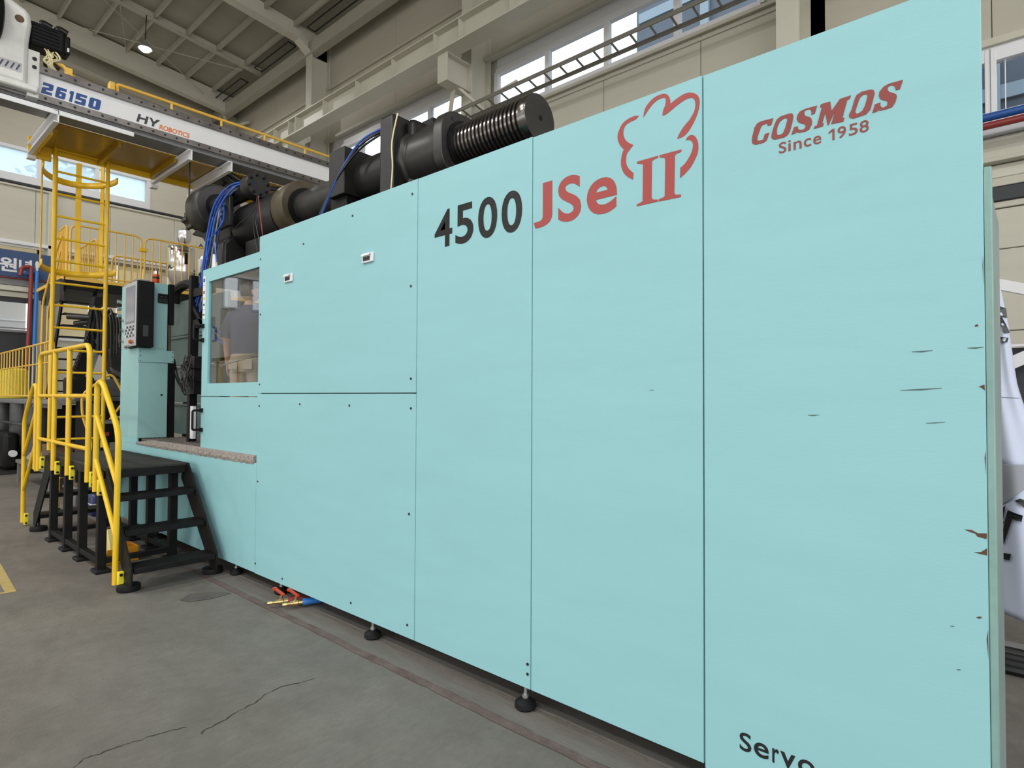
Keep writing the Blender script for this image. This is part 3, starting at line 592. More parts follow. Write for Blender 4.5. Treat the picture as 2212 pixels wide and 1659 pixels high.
# wear along the right edge
mb = MB()
for (xa, za), (xb, zb) in (((-.35, 1.63), (-.236, 1.637)), ((-.28, 1.522), (-.229, 1.527)), ((-.64, 1.54), (-.601, 1.542)), ((-.317, 1.758), (-.26, 1.76)), ((-.169, 1.763), (-.129, 1.764)), ((-1.285, 1.635), (-1.263, 1.636)), ((-.223, .877), (-.211, .879)), ((-.207, .745), (-.196, .747))):
    put_poly(mb, [[(xa, za-.0008), ((xa+xb)/2, (za+zb)/2-.0022+rnd.uniform(-.002, .002)), (xb, zb-.0008), (xb, zb+.0008), ((xa+xb)/2, (za+zb)/2+.001), (xa, za+.0008)]], FACE, .0006)
build('hairline_cracks', mb, 'crackline', p4, smooth=False, kind='stuff')
mb = MB()
for p in ([(-.183, 1.190), (-.165, 1.191), (-.148, 1.183), (-.127, 1.186), (-.127, 1.176), (-.128, 1.168), (-.150, 1.172), (-.156, 1.181), (-.170, 1.184)], [(-.160, 1.122), (-.142, 1.126), (-.127, 1.140), (-.127, 1.118), (-.142, 1.119)], [(-.150, 1.834), (-.143, 1.837), (-.141, 1.831), (-.149, 1.828)], [(-.143, 1.640), (-.137, 1.643), (-.128, 1.647), (-.127, 1.628), (-.137, 1.638)],
          [(-.156, .921), (-.147, .926), (-.141, .924), (-.149, .918)], [(-.130, 1.42), (-.127, 1.44), (-.127, 1.37)], [(-.131, .86), (-.127, .89), (-.127, .80)], [(-.129, 2.02), (-.127, 2.05), (-.127, 1.96)]):
    put_poly(mb, [p], FACE, .0006)
build('paint_chips', mb, 'rust', p4, smooth=False, kind='stuff')
# right-hand end: batten and side sheet
build('edge_batten', BX(-.124, -.104, .002, .045, .10, 2.33), 'mint_edge', mc, bevel=.003)
build('side_panel', BX(-.128, -.110, .045, .60, .10, 2.28), 'mint_side', mc, bevel=.003)
build('inner_frame', BX(-2.87, -.16, .03, .58, .22, 2.2).box(-4.9, -2.95, .03, 2.2, .22, 2.75).box(-8.5, -4.95, .08, 2.3, .2, .98), 'char', mc, smooth=False)
build('rear_panel', BX(-8.5, -2.9, 2.3, 2.34, .15, 2.7).box(-2.9, -.13, .6, .63, .12, 2.2), 'mint_steel', mc)
# lower front sheet and rough ledge under the door
build('lower_panel', BX(-8.63, -4.965, 0, PT, .118, 1.035), 'mint', mc, bevel=.002)
build('lower_panel', BX(-8.63, -7.975, 0, PT, 1.035, 1.10), 'mint', mc, bevel=.002)
mb = MB(); x = -7.97; i = 0
while x < -4.972:
    k = min(1, (x+7.97)/.5+.2); q = lambda a: rnd.uniform(-a, a)
    mb.v += [(x, .02, 1.033), (x, -.003+q(.003), 1.033-.010*k+q(.006)), (x, -.010+q(.003), 1.05+q(.006)), (x, -.006+q(.003), 1.045+.045*k+q(.008)), (x, .03, 1.05+.048*k), (x, .06, 1.05+.046*k)]
    n = len(mb.v)
    if i: [mb.f.append((n-12+j, n-6+j, n-5+j, n-11+j)) for j in range(5)]
    else: mb.f.append(tuple(range(n-6, n)))
    x += .03; i += 1
mb.f.append(tuple(range(len(mb.v)-6, len(mb.v))))
build('rough_ledge', mb, 'ledge', mc, smooth=False, label='rough brown and white torn edge below the sliding door')
gt = build('grating_floor', BX(-8.0, -4.97, .05, 2.2, 1.02, 1.06), 'grating', mc)
mb = MB()
for k in range(16): mb.box(-8.0, -4.97, .06+k*.05, .075+k*.05, 1.06, 1.095)
for k in range(60): mb.box(-7.97+k*.05, -7.962+k*.05, .05, .85, 1.06, 1.09)
build('grating_bars', mb, 'grating', mc, smooth=False, kind='stuff')
# sliding door with its window
dr = build('sliding_door', BX(-6.205, -6.065, .03, .06, 1.60, 2.845).box(-6.065, -4.95, .03, .06, 2.715, 2.845).box(-6.065, -4.95, .03, .06, 1.60, 1.722), 'mint', mc, bevel=.002, label='mint sliding door with a large dark window')
build('door_lower_panel', BX(-6.205, -4.95, .03, .06, 1.085, 1.592), 'mint', dr, bevel=.002)
build('window_pane', BX(-6.07, -4.94, .048, .052, 1.715, 2.72), 'acrylic', dr, smooth=False, label='see-through smoky window in the sliding door')
screw_set([], dr) if 0 else None
for z0, z1 in ((2.15, 2.29), (1.27, 1.46)):
    build('door_handle', MB().tube(fillet([(-6.185, .03, z0), (-6.185, -.055, z0), (-6.185, -.055, z1), (-6.185, .03, z1)], .02), .011, 8), 'black', dr)
    build('handle_mount', BX(-6.203, -6.150, .015, .03, z0-.02, z0+.02).box(-6.203, -6.150, .015, .03, z1-.02, z1+.02), 'black', dr)
lb = build('warning_label', BX(-6.195, -6.135, .027, .0302, 2.36, 2.78), 'paper', dr)
for z, m, h in ((2.74, 'blue_decal', .035), (2.69, 'red', .006), (2.62, 'red', .028), (2.56, 'yellow', .024), (2.50, 'grey_decal', .02), (2.45, 'red', .005), (2.40, 'grey_decal', .016)):
    build('label_mark', BX(-6.185, -6.145, .0262, .0272, z-h/2, z+h/2), m, lb, smooth=False)
# what stands inside the door opening
build('inner_post', BX(-7.16, -7.09, .25, .33, 1.06, 2.95), 'black', mc); build('inner_post', BX(-5.05, -4.98, .30, .40, 1.06, 2.85), 'black', mc)
build('inner_post', BX(-8.42, -8.36, 1.12, 1.2, 1.06, 2.8), 'black', mc)
build('inner_arch', MB().tube(fillet([(-10.46, 1.25, 3.10), (-10.40, 1.25, 3.30), (-10.0, 1.25, 3.36), (-9.6, 1.25, 3.28), (-9.50, 1.25, 3.05)], .15), .075, 8), 'black', mc)
build('inner_diagonal', MB().bar((-7.12, .29, 2.62), (-6.72, .29, 2.30), .05, .05).bar((-7.12, .29, 2.40), (-6.6, .29, 2.40), .05, .09).bar((-7.12, .29, 2.75), (-6.6, .29, 2.75), .05, .09), 'black', mc)
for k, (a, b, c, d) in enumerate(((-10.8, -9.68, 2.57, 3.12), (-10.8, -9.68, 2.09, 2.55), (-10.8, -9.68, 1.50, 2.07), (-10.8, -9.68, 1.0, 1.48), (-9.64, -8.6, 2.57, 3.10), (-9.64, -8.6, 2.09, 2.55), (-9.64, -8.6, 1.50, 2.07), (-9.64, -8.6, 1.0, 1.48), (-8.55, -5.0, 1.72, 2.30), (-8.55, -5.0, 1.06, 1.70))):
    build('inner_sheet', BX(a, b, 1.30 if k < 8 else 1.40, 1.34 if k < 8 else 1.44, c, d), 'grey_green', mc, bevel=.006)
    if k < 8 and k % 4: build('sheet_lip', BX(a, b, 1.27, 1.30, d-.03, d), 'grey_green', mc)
build('inner_tube_light', BX(-6.93, -6.85, .20, .23, 1.14, 1.49), 'white_plastic', mc)
build('hose_manifold', BX(-7.18, -6.96, .24, .36, 1.62, 2.04).box(-7.22, -6.92, .22, .38, 1.76, 1.82).box(-7.22, -6.92, .22, .38, 1.90, 1.96), 'black_m', mc, bevel=.006)
mb = MB()
for k in range(26): mb.tube(spline([(-7.2+rnd.uniform(0, .26), .21, 1.60+rnd.uniform(0, .46)), (-7.15+rnd.uniform(0, .18), .17, 1.62+rnd.uniform(0, .40)), (-7.2+rnd.uniform(0, .26), .21, 1.60+rnd.uniform(0, .46))], 3), .006, 5)
build('wire_tangle', mb, 'char', mc, kind='stuff')
for k in range(3): build('floor_roller', MB().cyl((-5.95+k*.3, .45, 1.20), (-5.72+k*.3, .45, 1.20), .09, 14), 'olive', mc)
for k in range(12):
    y = .95+rnd.uniform(-.06, .06); q = lambda: rnd.uniform(-.05, .05)
    build('inner_hose', MB().tube(spline([(-8.45+q(), y, 2.75+q()), (-8.35+q(), y, 2.60+q()), (-8.14+q(), y, 2.42+q()), (-7.8+q(), y, 2.29+q()), (-7.47, y, 2.22+q()), (-6.9, y+.05, 2.3+q())], 6), .011, 6), ('hose_blue', 'hose_blue', 'hose_olive', 'grey_steel')[k % 4], mc)
build('inner_rod', MB().cyl((-6.2, .2, 1.905), (-5.2, .2, 1.99), .006, 6), 'zinc', mc)
build('curved_hose', MB().tube(spline([(-8.08, .42, 2.05), (-7.95, .42, 1.83), (-7.76, .42, 1.70), (-7.40, .38, 1.63), (-7.15, .30, 1.66)], 6), .022, 8), 'hose_black', mc)
# levelling feet
for k, (x, y, lean) in enumerate(((-5.44, .06, 0), (-4.64, .07, -.04), (-3.34, .03, 0), (-2.006, .02, .008), (-7.45, .10, 0), (-.75, .03, 0))):
    f = build('levelling_foot', MB().lathe((x, y, 0), (0, 0, 1), [(0, .046), (.012, .056), (.035, .054), (.05, .032), (.056, .018)], 18), 'rubber', mc)
    build('stud', MB().cyl((x, y, .05), (x+lean, y, .30), .0085, 8), 'zinc', f); build('nut', MB().cyl((x, y, .052), (x, y, .072), .017, 6), 'zinc', f)
# tie bar and clamp train above the covers
AY, AZ = .797, 3.517
prof = [(0, .12), (0, .163), (.004, .166), (.07, .166)]
t = .07
for k in range(18): prof += [(t, .166), (t+.004, .149), (t+.018, .149), (t+.022, .166), (t+.0385, .166)]; t += .0385
prof += [(t+.03, .166), (t+.03, .1)]
tb = build('threaded_bar', MB().lathe((-2.55, AY, AZ), (-1, 0, 0), prof, 48), 'thread', mc, label='shiny dark threaded tie bar end')
build('end_face', MB().lathe((-2.549, AY, AZ), (1, 0, 0), [(-.004, .16), (0, .158), (0, .02)], 40), 'char', tb); build('centre_hole', MB().cyl((-2.555, AY+.01, AZ+.005), (-2.545, AY+.01, AZ+.005), .018, 12), 'black', tb)
def round_plate(x0, x1, r, p=3.2): # rounded square plate normal to the bar
    q = []
    for k in range(40):
        a = 2*PI*k/40; c, d = math.cos(a), math.sin(a); q.append((r*math.copysign(abs(c)**(2/p), c), r*math.copysign(abs(d)**(2/p), d)))
    return MB().prism(q, lambda a, b: (x0, AY+a, AZ+b), (x1-x0, 0, 0))
fp = build('clamp_flange', round_plate(-3.38, -3.285, .245), 'char', mc, bevel=.006)
for a in (.6, 2.2, 3.9, 5.4): build('flange_hole', MB().cyl((-3.288, AY+.222*math.cos(a), AZ+.222*math.sin(a)), (-3.281, AY+.222*math.cos(a), AZ+.222*math.sin(a)), .016, 10), 'black_flat', fp)
build('clamp_collar', MB().lathe((-3.275, AY, AZ), (-1, 0, 0), [(0, .17), (0, .192), (.02, .192), (.02, .16)], 32), 'black', fp)
build('clamp_cylinder', MB().lathe((-3.38, AY, AZ), (-1, 0, 0), [(0, .235), (.06, .25), (.36, .25), (.38, .27), (.45, .27)], 10), 'char', mc, bevel=.006)
build('clamp_block', BX(-3.97, -3.80, .50, 1.12, 2.75, 3.845), 'black_m', mc, bevel=.02)
build('clamp_block_back', BX(-3.80, -3.70, .62, 1.10, 3.2, 3.83), 'black_m', mc, bevel=.05)
build('neck_cylinder', MB().lathe((-3.95, AY, AZ), (-1, 0, 0), [(0, .21), (.55, .21), (.60, .26), (.70, .26)], 32), 'black_m', mc)
build('square_cap', BX(-4.71, -4.47, .50, 1.02, 3.355, 3.765), 'black_m', mc, bevel=.006)
build('cap_bracket', BX(-4.75, -4.5, .55, .95, 2.7, 3.36), 'black', mc)
build('valve_motor', MB().lathe((-3.62, 1.0, 3.86), (-.9, .1, .1), [(0, .07), (.22, .07), (.25, .05), (.30, .05)], 14).box(-3.95, -3.8, .92, 1.08, 3.83, 3.96), 'black', mc, bevel=.01)
build('smooth_bar', MB().lathe((-4.70, AY, AZ), (-1, 0, 0), [(0, .165), (1.5, .165)], 40), 'char', mc)
build('bar_ring', MB().lathe((-5.60, AY, AZ+.01), (-1, 0, 0), [(0, .18), (0, .27), (.015, .28), (.22, .28), (.235, .27)], 40), 'olive', mc, label='olive and rust stained ring')
build('bar_seal', MB().lathe((-5.57, AY, AZ), (-1, 0, 0), [(0, .165), (0, .205), (.04, .21)], 36), 'black', mc)
build('rear_drum', MB().lathe((-5.84, AY, AZ), (-1, 0, 0), [(0, .275), (.9, .275)], 36), 'hose_black', mc)
build('platen', MB().prism([(-.35, 2.86), (-.35, 3.3), (-.05, 3.62), (1.6, 3.62), (1.6, 1.2), (.75, 1.2), (.75, 2.86)], lambda a, b: (-6.75, .80+a, b), (-.45, 0, 0)), 'black_m', mc, bevel=.03)
build('platen_rib', MB().prism([(-6.6, 3.0), (-6.6, 3.45), (-6.2, 3.45), (-6.05, 3.2), (-6.05, 3.0)], lambda a, b: (a, .62, b), (0, .7, 0)).box(-7.0, -6.0, .9, 1.8, 3.0, 3.3), 'black_m', mc, bevel=.02)
DY, DZ = .62, 3.84
build('boss_drum', MB().lathe((-7.28, DY, DZ), (-1, 0, 0), [(0, .18), (0, .255), (.03, .275), (.30, .275), (.36, .25)], 44), 'char', mc, bevel=.004)
build('boss_face', MB().lathe((-7.24, DY, DZ), (-1, 0, 0), [(0, .13), (0, .15), (.06, .16)], 36), 'black', mc)
cy = build('ejector_cylinder', MB().lathe((-6.28, DY-.05, DZ-.01), (-1, 0, 0), [(0, .085), (1.0, .085)], 28), 'black_m', mc)
fc = build('cylinder_cap', MB().lathe((-6.18, DY-.05, DZ), (-1, 0, 0), [(0, .10), (0, .128), (.01, .132), (.16, .132), (.17, .12)], 32), 'black_m', mc)
for k in range(8): build('cap_bolt', MB().cyl((-6.175, DY-.05+.10*math.cos(k*PI/4+.2), DZ+.10*math.sin(k*PI/4+.2)), (-6.16, DY-.05+.10*math.cos(k*PI/4+.2), DZ+.10*math.sin(k*PI/4+.2)), .014, 8), 'black', fc)
gp = [(0, .07), (0, .12), (.10, .12), (.12, .09), (.36, .09)]
build('nut_hub', MB().lathe((-7.68, DY-.02, DZ-.02), (-1, 0, 0), [(0, .16), (.10, .16), (.12, .10), (.22, .10)], 28), 'black', mc)
mb = MB(); q = []
for k in range(24): r = .125 if k % 4 < 2 else .098; q.append((r*math.cos(2*PI*k/24), r*math.sin(2*PI*k/24)))
build('castle_nut', mb.prism(q, lambda a, b: (-7.90, DY-.02+a, DZ-.02+b), (-.17, 0, 0)), 'char', mc, smooth=False)
build('drum_bracket', MB().prism([(-7.95, 3.62), (-7.5, 3.72), (-6.8, 3.66), (-6.8, 2.9), (-7.22, 2.9), (-7.35, 3.3), (-7.6, 3.52)], lambda a, b: (a, .55, b), (0, .5, 0)), 'black', mc, bevel=.02)
build('side_plate', BX(-6.85, -6.55, .42, .47, 3.45, 3.78), 'black_m', mc, bevel=.01)
build('wire_cover', MB().lathe((-5.12, .25, 2.72), (0, 0, 1), [(0, .07), (.12, .07), (.18, .04)], 12).box(-5.28, -5.2, .2, .3, 2.7, 2.88), 'char', mc)
build('small_valve', BX(-4.64, -4.56, .30, .38, 2.85, 3.08), 'zinc', mc, bevel=.008)
build('white_fin', MB().prism([(-6.70, 2.90), (-6.655, 3.131), (-6.60, 3.11), (-6.56, 2.90)], lambda a, b: (a, .3, b), (0, .02, 0)), 'white_paint', mc)
# ---- hoses over the cylinder
hb = thing('hose_bundle', 'bundle of blue hoses draped over the black cylinder beside the sliding door', 'hoses', (-6.8, .3, 2.6))
H = [[(-6.185, 0.50, 3.864), (-6.512, 0.45, 3.898), (-6.657, 0.38, 3.806), (-6.719, 0.32, 3.642), (-6.793, 0.30, 3.398), (-6.892, 0.30, 3.108), (-6.981, 0.30, 2.811), (-7.189, 0.30, 2.520), (-7.269, 0.30, 2.209), (-7.189, 0.30, 1.890), (-7.165, 0.30, 1.629)],
 [(-6.238, 0.50, 3.867), (-6.455, 0.45, 3.859), (-6.584, 0.38, 3.729), (-6.643, 0.32, 3.526), (-6.703, 0.30, 3.281), (-6.816, 0.30, 3.045), (-6.903, 0.30, 2.751), (-7.015, 0.30, 2.401)],
 [(-6.260, 0.50, 3.867), (-6.568, 0.45, 3.865), (-6.724, 0.38, 3.708), (-6.737, 0.32, 3.493), (-6.799, 0.30, 3.246), (-6.888, 0.30, 3.005), (-7.002, 0.30, 2.710), (-7.171, 0.30, 2.414), (-7.209, 0.30, 2.048)],
 [(-6.292, 0.50, 3.865), (-6.500, 0.45, 3.859), (-6.630, 0.38, 3.709), (-6.594, 0.32, 3.466), (-6.630, 0.30, 3.218), (-6.763, 0.30, 2.937), (-6.924, 0.30, 2.650)],
 [(-6.346, 0.50, 3.867), (-6.613, 0.45, 3.845), (-6.770, 0.38, 3.641), (-6.770, 0.32, 3.398), (-6.820, 0.30, 3.148), (-6.932, 0.30, 2.857), (-7.049, 0.30, 2.611)],
 [(-6.801, 0.50, 3.885), (-6.752, 0.45, 3.783), (-6.580, 0.38, 3.602), (-6.455, 0.32, 3.464), (-6.485, 0.30, 3.391), (-6.634, 0.30, 3.329), (-6.776, 0.30, 3.283), (-6.808, 0.30, 3.171), (-6.780, 0.30, 3.081)],
 [(-6.946, 0.50, 3.865), (-6.968, 0.45, 3.725), (-6.826, 0.38, 3.524), (-6.659, 0.32, 3.327), (-6.581, 0.30, 3.160), (-6.541, 0.30, 3.030)],
 [(-6.850, 0.50, 3.912), (-6.970, 0.45, 3.778), (-6.950, 0.38, 3.547), (-6.862, 0.32, 3.261), (-6.886, 0.30, 2.953), (-7.001, 0.30, 2.684)],]
for k in range(15):
    h = H[k] if k < 8 else H[(0, 2, 7, 4, 1, 2, 3)[k-8]]
    dx = 0 if k < 8 else rnd.uniform(-.05, .04); dz = 0 if k < 8 else rnd.uniform(-.03, .02); y0 = 0 if k < 8 else rnd.uniform(.0, .06)
    m = ('hose_blue' if k in (0, 1, 2, 5, 6) else ('hose_navy', 'hose_blue', 'hose_navy', 'hose_olive', 'hose_navy', 'hose_navy', 'hose_black', 'hose_blue', 'hose_navy', 'hose_navy')[k % 10])
    build('hose', MB().tube(spline([(x+dx, y+y0, z+dz) for x, y, z in h], 5), .0085, 7), m, hb)
for k, pts in enumerate(([(-5.852, .40, 3.60), (-5.888, .40, 3.395), (-5.844, .40, 3.247), (-5.741, .40, 3.0)], [(-5.861, .40, 3.60), (-5.927, .40, 3.356), (-5.881, .40, 3.160), (-5.798, .40, 2.95)], [(-5.832, .40, 3.60), (-5.779, .40, 3.374), (-5.735, .40, 3.204), (-5.693, .40, 2.98)], [(-5.881, .40, 3.506), (-6.010, .40, 3.443), (-6.219, .40, 3.412), (-6.381, .42, 3.394)])):
    build('sensor_wire', MB().tube(spline(pts, 5), .0045, 6), ('char', 'hose_black', 'red', 'char')[k], mc)
for k in range(3): build('cap_hose', MB().tube(spline([(-3.98, .56, 3.80-.02*k), (-4.28, .52, 3.74-.03*k), (-4.5, .44, 3.45), (-4.62, .36, 3.12+.02*k)], 5), .010, 6), 'hose_blue' if k == 0 else 'hose_black', mc)
build('block_cord', MB().tube(spline([(-3.76, .52, 3.83), (-3.79, .49, 3.6), (-3.78, .49, 3.4), (-3.80, .49, 3.2)], 4), .006, 5), 'wire_cream', mc)
# ================================================================ CONTROL CABINET AND WHAT STANDS ON IT
cb = thing('control_cabinet', 'mint control cabinet with black operator panel left of the door opening', 'cabinet', (-8.3, .15, 1.1))
build('cabinet_body', BX(-8.625, -7.985, .004, .315, 1.10, 2.17).box(-8.625, -7.985, .14, .315, 2.17, 2.965).box(-8.625, -8.32, .004, .14, 2.17, 2.965), 'mint_steel', cb, bevel=.004)
build('joint_plate', BX(-7.985, -7.965, -.004, .388, 2.0, 2.148), 'mint_steel', cb, bevel=.004)
build('side_sheet', BX(-7.985, -7.972, .006, .322, 1.10, 1.995), 'mint_steel', cb, bevel=.002)
mb = MB()
for y in (.02, .37):
    for z in (2.02, 2.075, 2.13): mb.cyl((-7.966, y, z), (-7.960, y, z), .006, 8)
build('plate_screws', mb, 'char', cb, kind='stuff')
build('edge_strip', BX(-8.3, -7.985, .325, .41, 1.08, 2.0), 'black', cb); build('edge_strip', BX(-8.2, -7.98, .325, .388, 2.47, 2.97), 'black', cb, bevel=.004); build('edge_strip', BX(-8.2, -7.99, .325, .36, 2.15, 2.47), 'olive', cb)
build('cable_hole', MB().cyl((-7.974, .258, 1.612), (-7.9695, .258, 1.612), .013, 12), 'black_flat', cb)
v = build('socket_box', BX(-7.987, -7.965, .20, .315, 2.725, 2.84), 'black', cb, bevel=.012)
for k in range(2): build('socket_clip', MB().cyl((-7.962, .235+.045*k, 2.80), (-7.955, .235+.045*k, 2.80), .011, 10), 'chrome', v)
build('socket_flap', BX(-7.966, -7.961, .205, .31, 2.73, 2.775), 'black_flat', v)
op = build('operator_box', BX(-8.305, -7.885, -.045, .135, 2.175, 2.955), 'black', cb, bevel=.008)
build('operator_front', BX(-8.295, -7.895, -.055, -.044, 2.185, 2.945), 'screen_grey', op, bevel=.005)
build('screen_bezel', BX(-8.255, -7.925, -.059, -.054, 2.46, 2.90), 'grey_steel', op, bevel=.004); build('screen', BX(-8.235, -7.945, -.0605, -.058, 2.48, 2.885), 'screen', op)
for r in range(4):
    for c in range(8): build('key', BX(-8.25+c*.038, -8.222+c*.038, -.060, -.054, 2.405-r*.036, 2.428-r*.036), ('grey_decal' if (r+c) % 3 else 'white_plastic'), op)
build('stop_button', MB().cyl((-8.02, -.055, 2.235), (-8.02, -.085, 2.235), .022, 14), 'red_lever', op); build('brass_switch', MB().cyl((-7.96, -.055, 2.235), (-7.96, -.078, 2.235), .014, 10), 'brass', op)
for k in range(2): build('front_clip', MB().tube([(-8.2+k*.08, -.055, 2.205), (-8.18+k*.08, -.09, 2.18), (-8.13+k*.08, -.07, 2.15)], .006, 6), 'chrome', op)
build('side_badge', BX(-7.886, -7.882, .02, .075, 2.30, 2.43), 'grey_decal', op)
for k, z in enumerate((2.54, 2.415, 2.285)):
    kn = build('selector_knob', MB().lathe((-8.555, .004, z), (0, -1, 0), [(0, .026), (.008, .026), (.010, .018), (.022, .016)], 16), 'zinc', cb); build('knob_grip', BX(-8.559, -8.551, -.03, -.016, z-.014, z+.014), 'grey_decal', kn)
build('connector_block', BX(-8.80, -8.64, .05, .25, 2.55, 2.86), 'white_plastic', cb, bevel=.01)
for k in range(3): build('connector', MB().cyl((-8.72, .05, 2.61+.09*k), (-8.72, -.02, 2.61+.09*k), .025, 12), 'chrome', cb)
cn = thing('spray_can', 'red spray can with silver cap standing on top of the control cabinet', 'spray can', (-8.05, .20, 2.965))
build('can_body', MB().lathe((-8.05, .20, 2.965), (0, 0, 1), [(0, .035), (.003, .037), (.105, .037), (.112, .034)], 24), 'red_lever', cn, label='red can body')
build('can_print', MB().lathe((-8.05, .20, 3.02), (0, 0, 1), [(0, .0374), (.028, .0374)], 24), 'black_flat', cn); build('cap', MB().lathe((-8.05, .20, 3.077), (0, 0, 1), [(0, .031), (.038, .029), (.042, .022)], 20), 'chrome', cn)
tag(build('folded_rag', MB().prism([(0, 0), (.32, 0), (.30, .03), (.2, .05), (.08, .045), (.01, .02)], lambda a, b: (-8.3+a, .0, 2.955+b), (0, .12, 0)), 'grey_steel', bevel=.008), 'grey folded rag lying on the operator panel', 'rag')
tag(build('motor_cap', MB().lathe((-8.2, .26, 2.965), (0, 0, 1), [(0, .03), (.015, .028), (.02, .015)], 14), 'black'), 'small black cap lying beside the red spray can', 'cap')

# ================================================================ STEP PLATFORM
sp_ = thing('step_platform', 'black steel step platform with yellow guard rails beside the machine', 'steps', (-7.3, -.47, 0))
build('deck_plate', BX(-8.32, -6.22, -.765, -.06, .93, .95), 'deck', sp_, bevel=.003)
for a in (BX(-8.32, -6.22, -.765, -.735, .86, .93), BX(-8.32, -6.22, -.10, -.07, .86, .93), BX(-6.25, -6.22, -.765, -.07, .86, .93), BX(-8.32, -8.29, -.765, -.07, .86, .93)): build('deck_edge', a, 'stair', sp_, bevel=.003)
def post(x, y): return BX(x-.035, x+.035, y-.035, y+.035, .03, .87)
pp = None
for x in (-6.41, -7.03, -7.58, -8.18):
    for y in (-.735, -.14):
        if pp is None:
            pp = build('post', post(x, y), 'stair', sp_, bevel=.004, at=(x, y, .03)); pf = build('foot_pad', BX(x-.085, x+.085, y-.06, y+.06, 0, .032), 'rubber', sp_, bevel=.008, at=(x, y, 0))
        else: like(pp, (x, y, .03), sp_); like(pf, (x, y, 0), sp_)
for y in (-.735, -.14): build('base_rail', BX(-8.20, -6.39, y-.03, y+.03, .075, .125), 'stair', sp_, bevel=.004)
for x in (-6.41, -8.18): build('base_rail', BX(x-.03, x+.03, -.72, -.15, .076, .124), 'stair', sp_, bevel=.004)
def flight(s, x0): # s=+1 descends towards +x
    for k, (z, o) in enumerate(((.725, .0), (.465, .245), (.20, .49))):
        a, b = x0+s*(.015+o), x0+s*(.255+o)
        build('tread', BX(min(a, b), max(a, b), -.735, -.10, z-.045, z), 'stair' if k else 'stair', sp_, bevel=.004)
    for y in (-.752, -.085):
        q = [(x0-s*.04, .95), (x0+s*.06, .95), (x0+s*.74, .20), (x0+s*.74, .055), (x0+s*.62, .055), (x0-s*.10, .80)]
        build('stringer', MB().prism(q, lambda a, b: (a, y-.008, b), (0, .016, 0)), 'stair', sp_, bevel=.002)
        build('levelling_pad', MB().lathe((x0+s*.60, y+.02, 0), (0, 0, 1), [(0, .082), (.015, .088), (.05, .084), (.056, .06)], 20), 'rubber', sp_)
        build('levelling_stud', MB().cyl((x0+s*.63, y+.03, .05), (x0+s*.63, y+.03, .16), .011, 8), 'black_m', sp_)
flight(1, -6.24); flight(-1, -8.30)
GY, GR = -.80, .0235
def rail(name, pts, parent=sp_, r=GR, m='yellow', n=10, f=.09): return build(name, MB().tube(fillet(pts, f, 6), r, n), m, parent)
rail('guard_frame', [(-6.615, GY, .80), (-6.615, GY, 2.075), (-8.62, GY, 2.075), (-8.62, GY, .74)], f=.12)
for x in (-7.33, -7.92): rail('guard_post', [(x, GY, .80), (x, GY, 2.075)])
for z in (1.595, 1.105): rail('guard_rail', [(-8.62, GY, z), (-6.615, GY, z)], r=.020)
for s, x0 in ((1, -6.36), (-1, -8.78)):
    rail('stair_rail', [(x0, GY, .74 if s > 0 else .74), (x0, GY, 1.72), (x0+s*.16, GY, 1.72), (x0+s*.635, GY, 1.30), (x0+s*.61, GY, .04)], f=.13)
    rail('stair_mid_rail', [(x0, GY, 1.42), (x0+s*.62, GY, .86)], r=.020); rail('stair_mid_rail', [(x0, GY, 1.03), (x0+s*.615, GY, .43)], r=.020)
for x, z in ((-6.56, .83), (-7.27, .83), (-7.86, .83), (-8.56, .83), (-6.31, .78), (-5.70, .085), (-8.83, .78), (-9.34, .085)):
    c = build('clamp_plate', BX(x-.012, x+.03, GY+.0, GY+.045, z-.07, z+.07), 'yellow2', sp_, bevel=.006)
    for d in (-.045, .045): build('clamp_bolt', MB().cyl((x+.03, GY+.02, z+d), (x+.042, GY+.02, z+d), .012, 6), 'black', c)
    if z > .8: build('post_cap', BX(x-.005, x+.045, GY+.045, GY+.10, z-.10, z+.085), 'black_m', sp_, bevel=.006)
# bin under the platform
bn = thing('parts_bin', 'orange yellow open plastic bin on the floor under the step platform', 'bin', (-6.75, -.52, 0))
build('bin_tray', MB().prism([(-.19, 0), (-.21, .17), (-.195, .17), (-.175, .015), (.175, .015), (.195, .17), (.21, .17), (.19, 0)], lambda a, b: (-6.72+a*.62, -.64, b*.85+.002), (0, .26, 0)).box(-6.84, -6.60, -.645, -.63, .002, .11).box(-6.84, -6.60, -.385, -.37, .002, .145), 'orange_bin', bn, bevel=.006)
build('bin_rim', BX(-6.85, -6.59, -.655, -.645, .098, .112), 'orange_bin', bn); build('label_holder', BX(-6.79, -6.65, -.652, -.645, .025, .075), 'orange_bin', bn, bevel=.004)
tag(build('film_bag', MB().prism([(-.09, .0), (-.095, .14), (-.065, .28), (-.045, .29), (.0, .20), (.07, .10), (.08, 0)], lambda a, b: (-6.73+a, -.60, .02+b), (0, .13, 0)), 'sack', bevel=.02), 'pale yellow plastic bag sticking up out of the orange bin', 'bag')
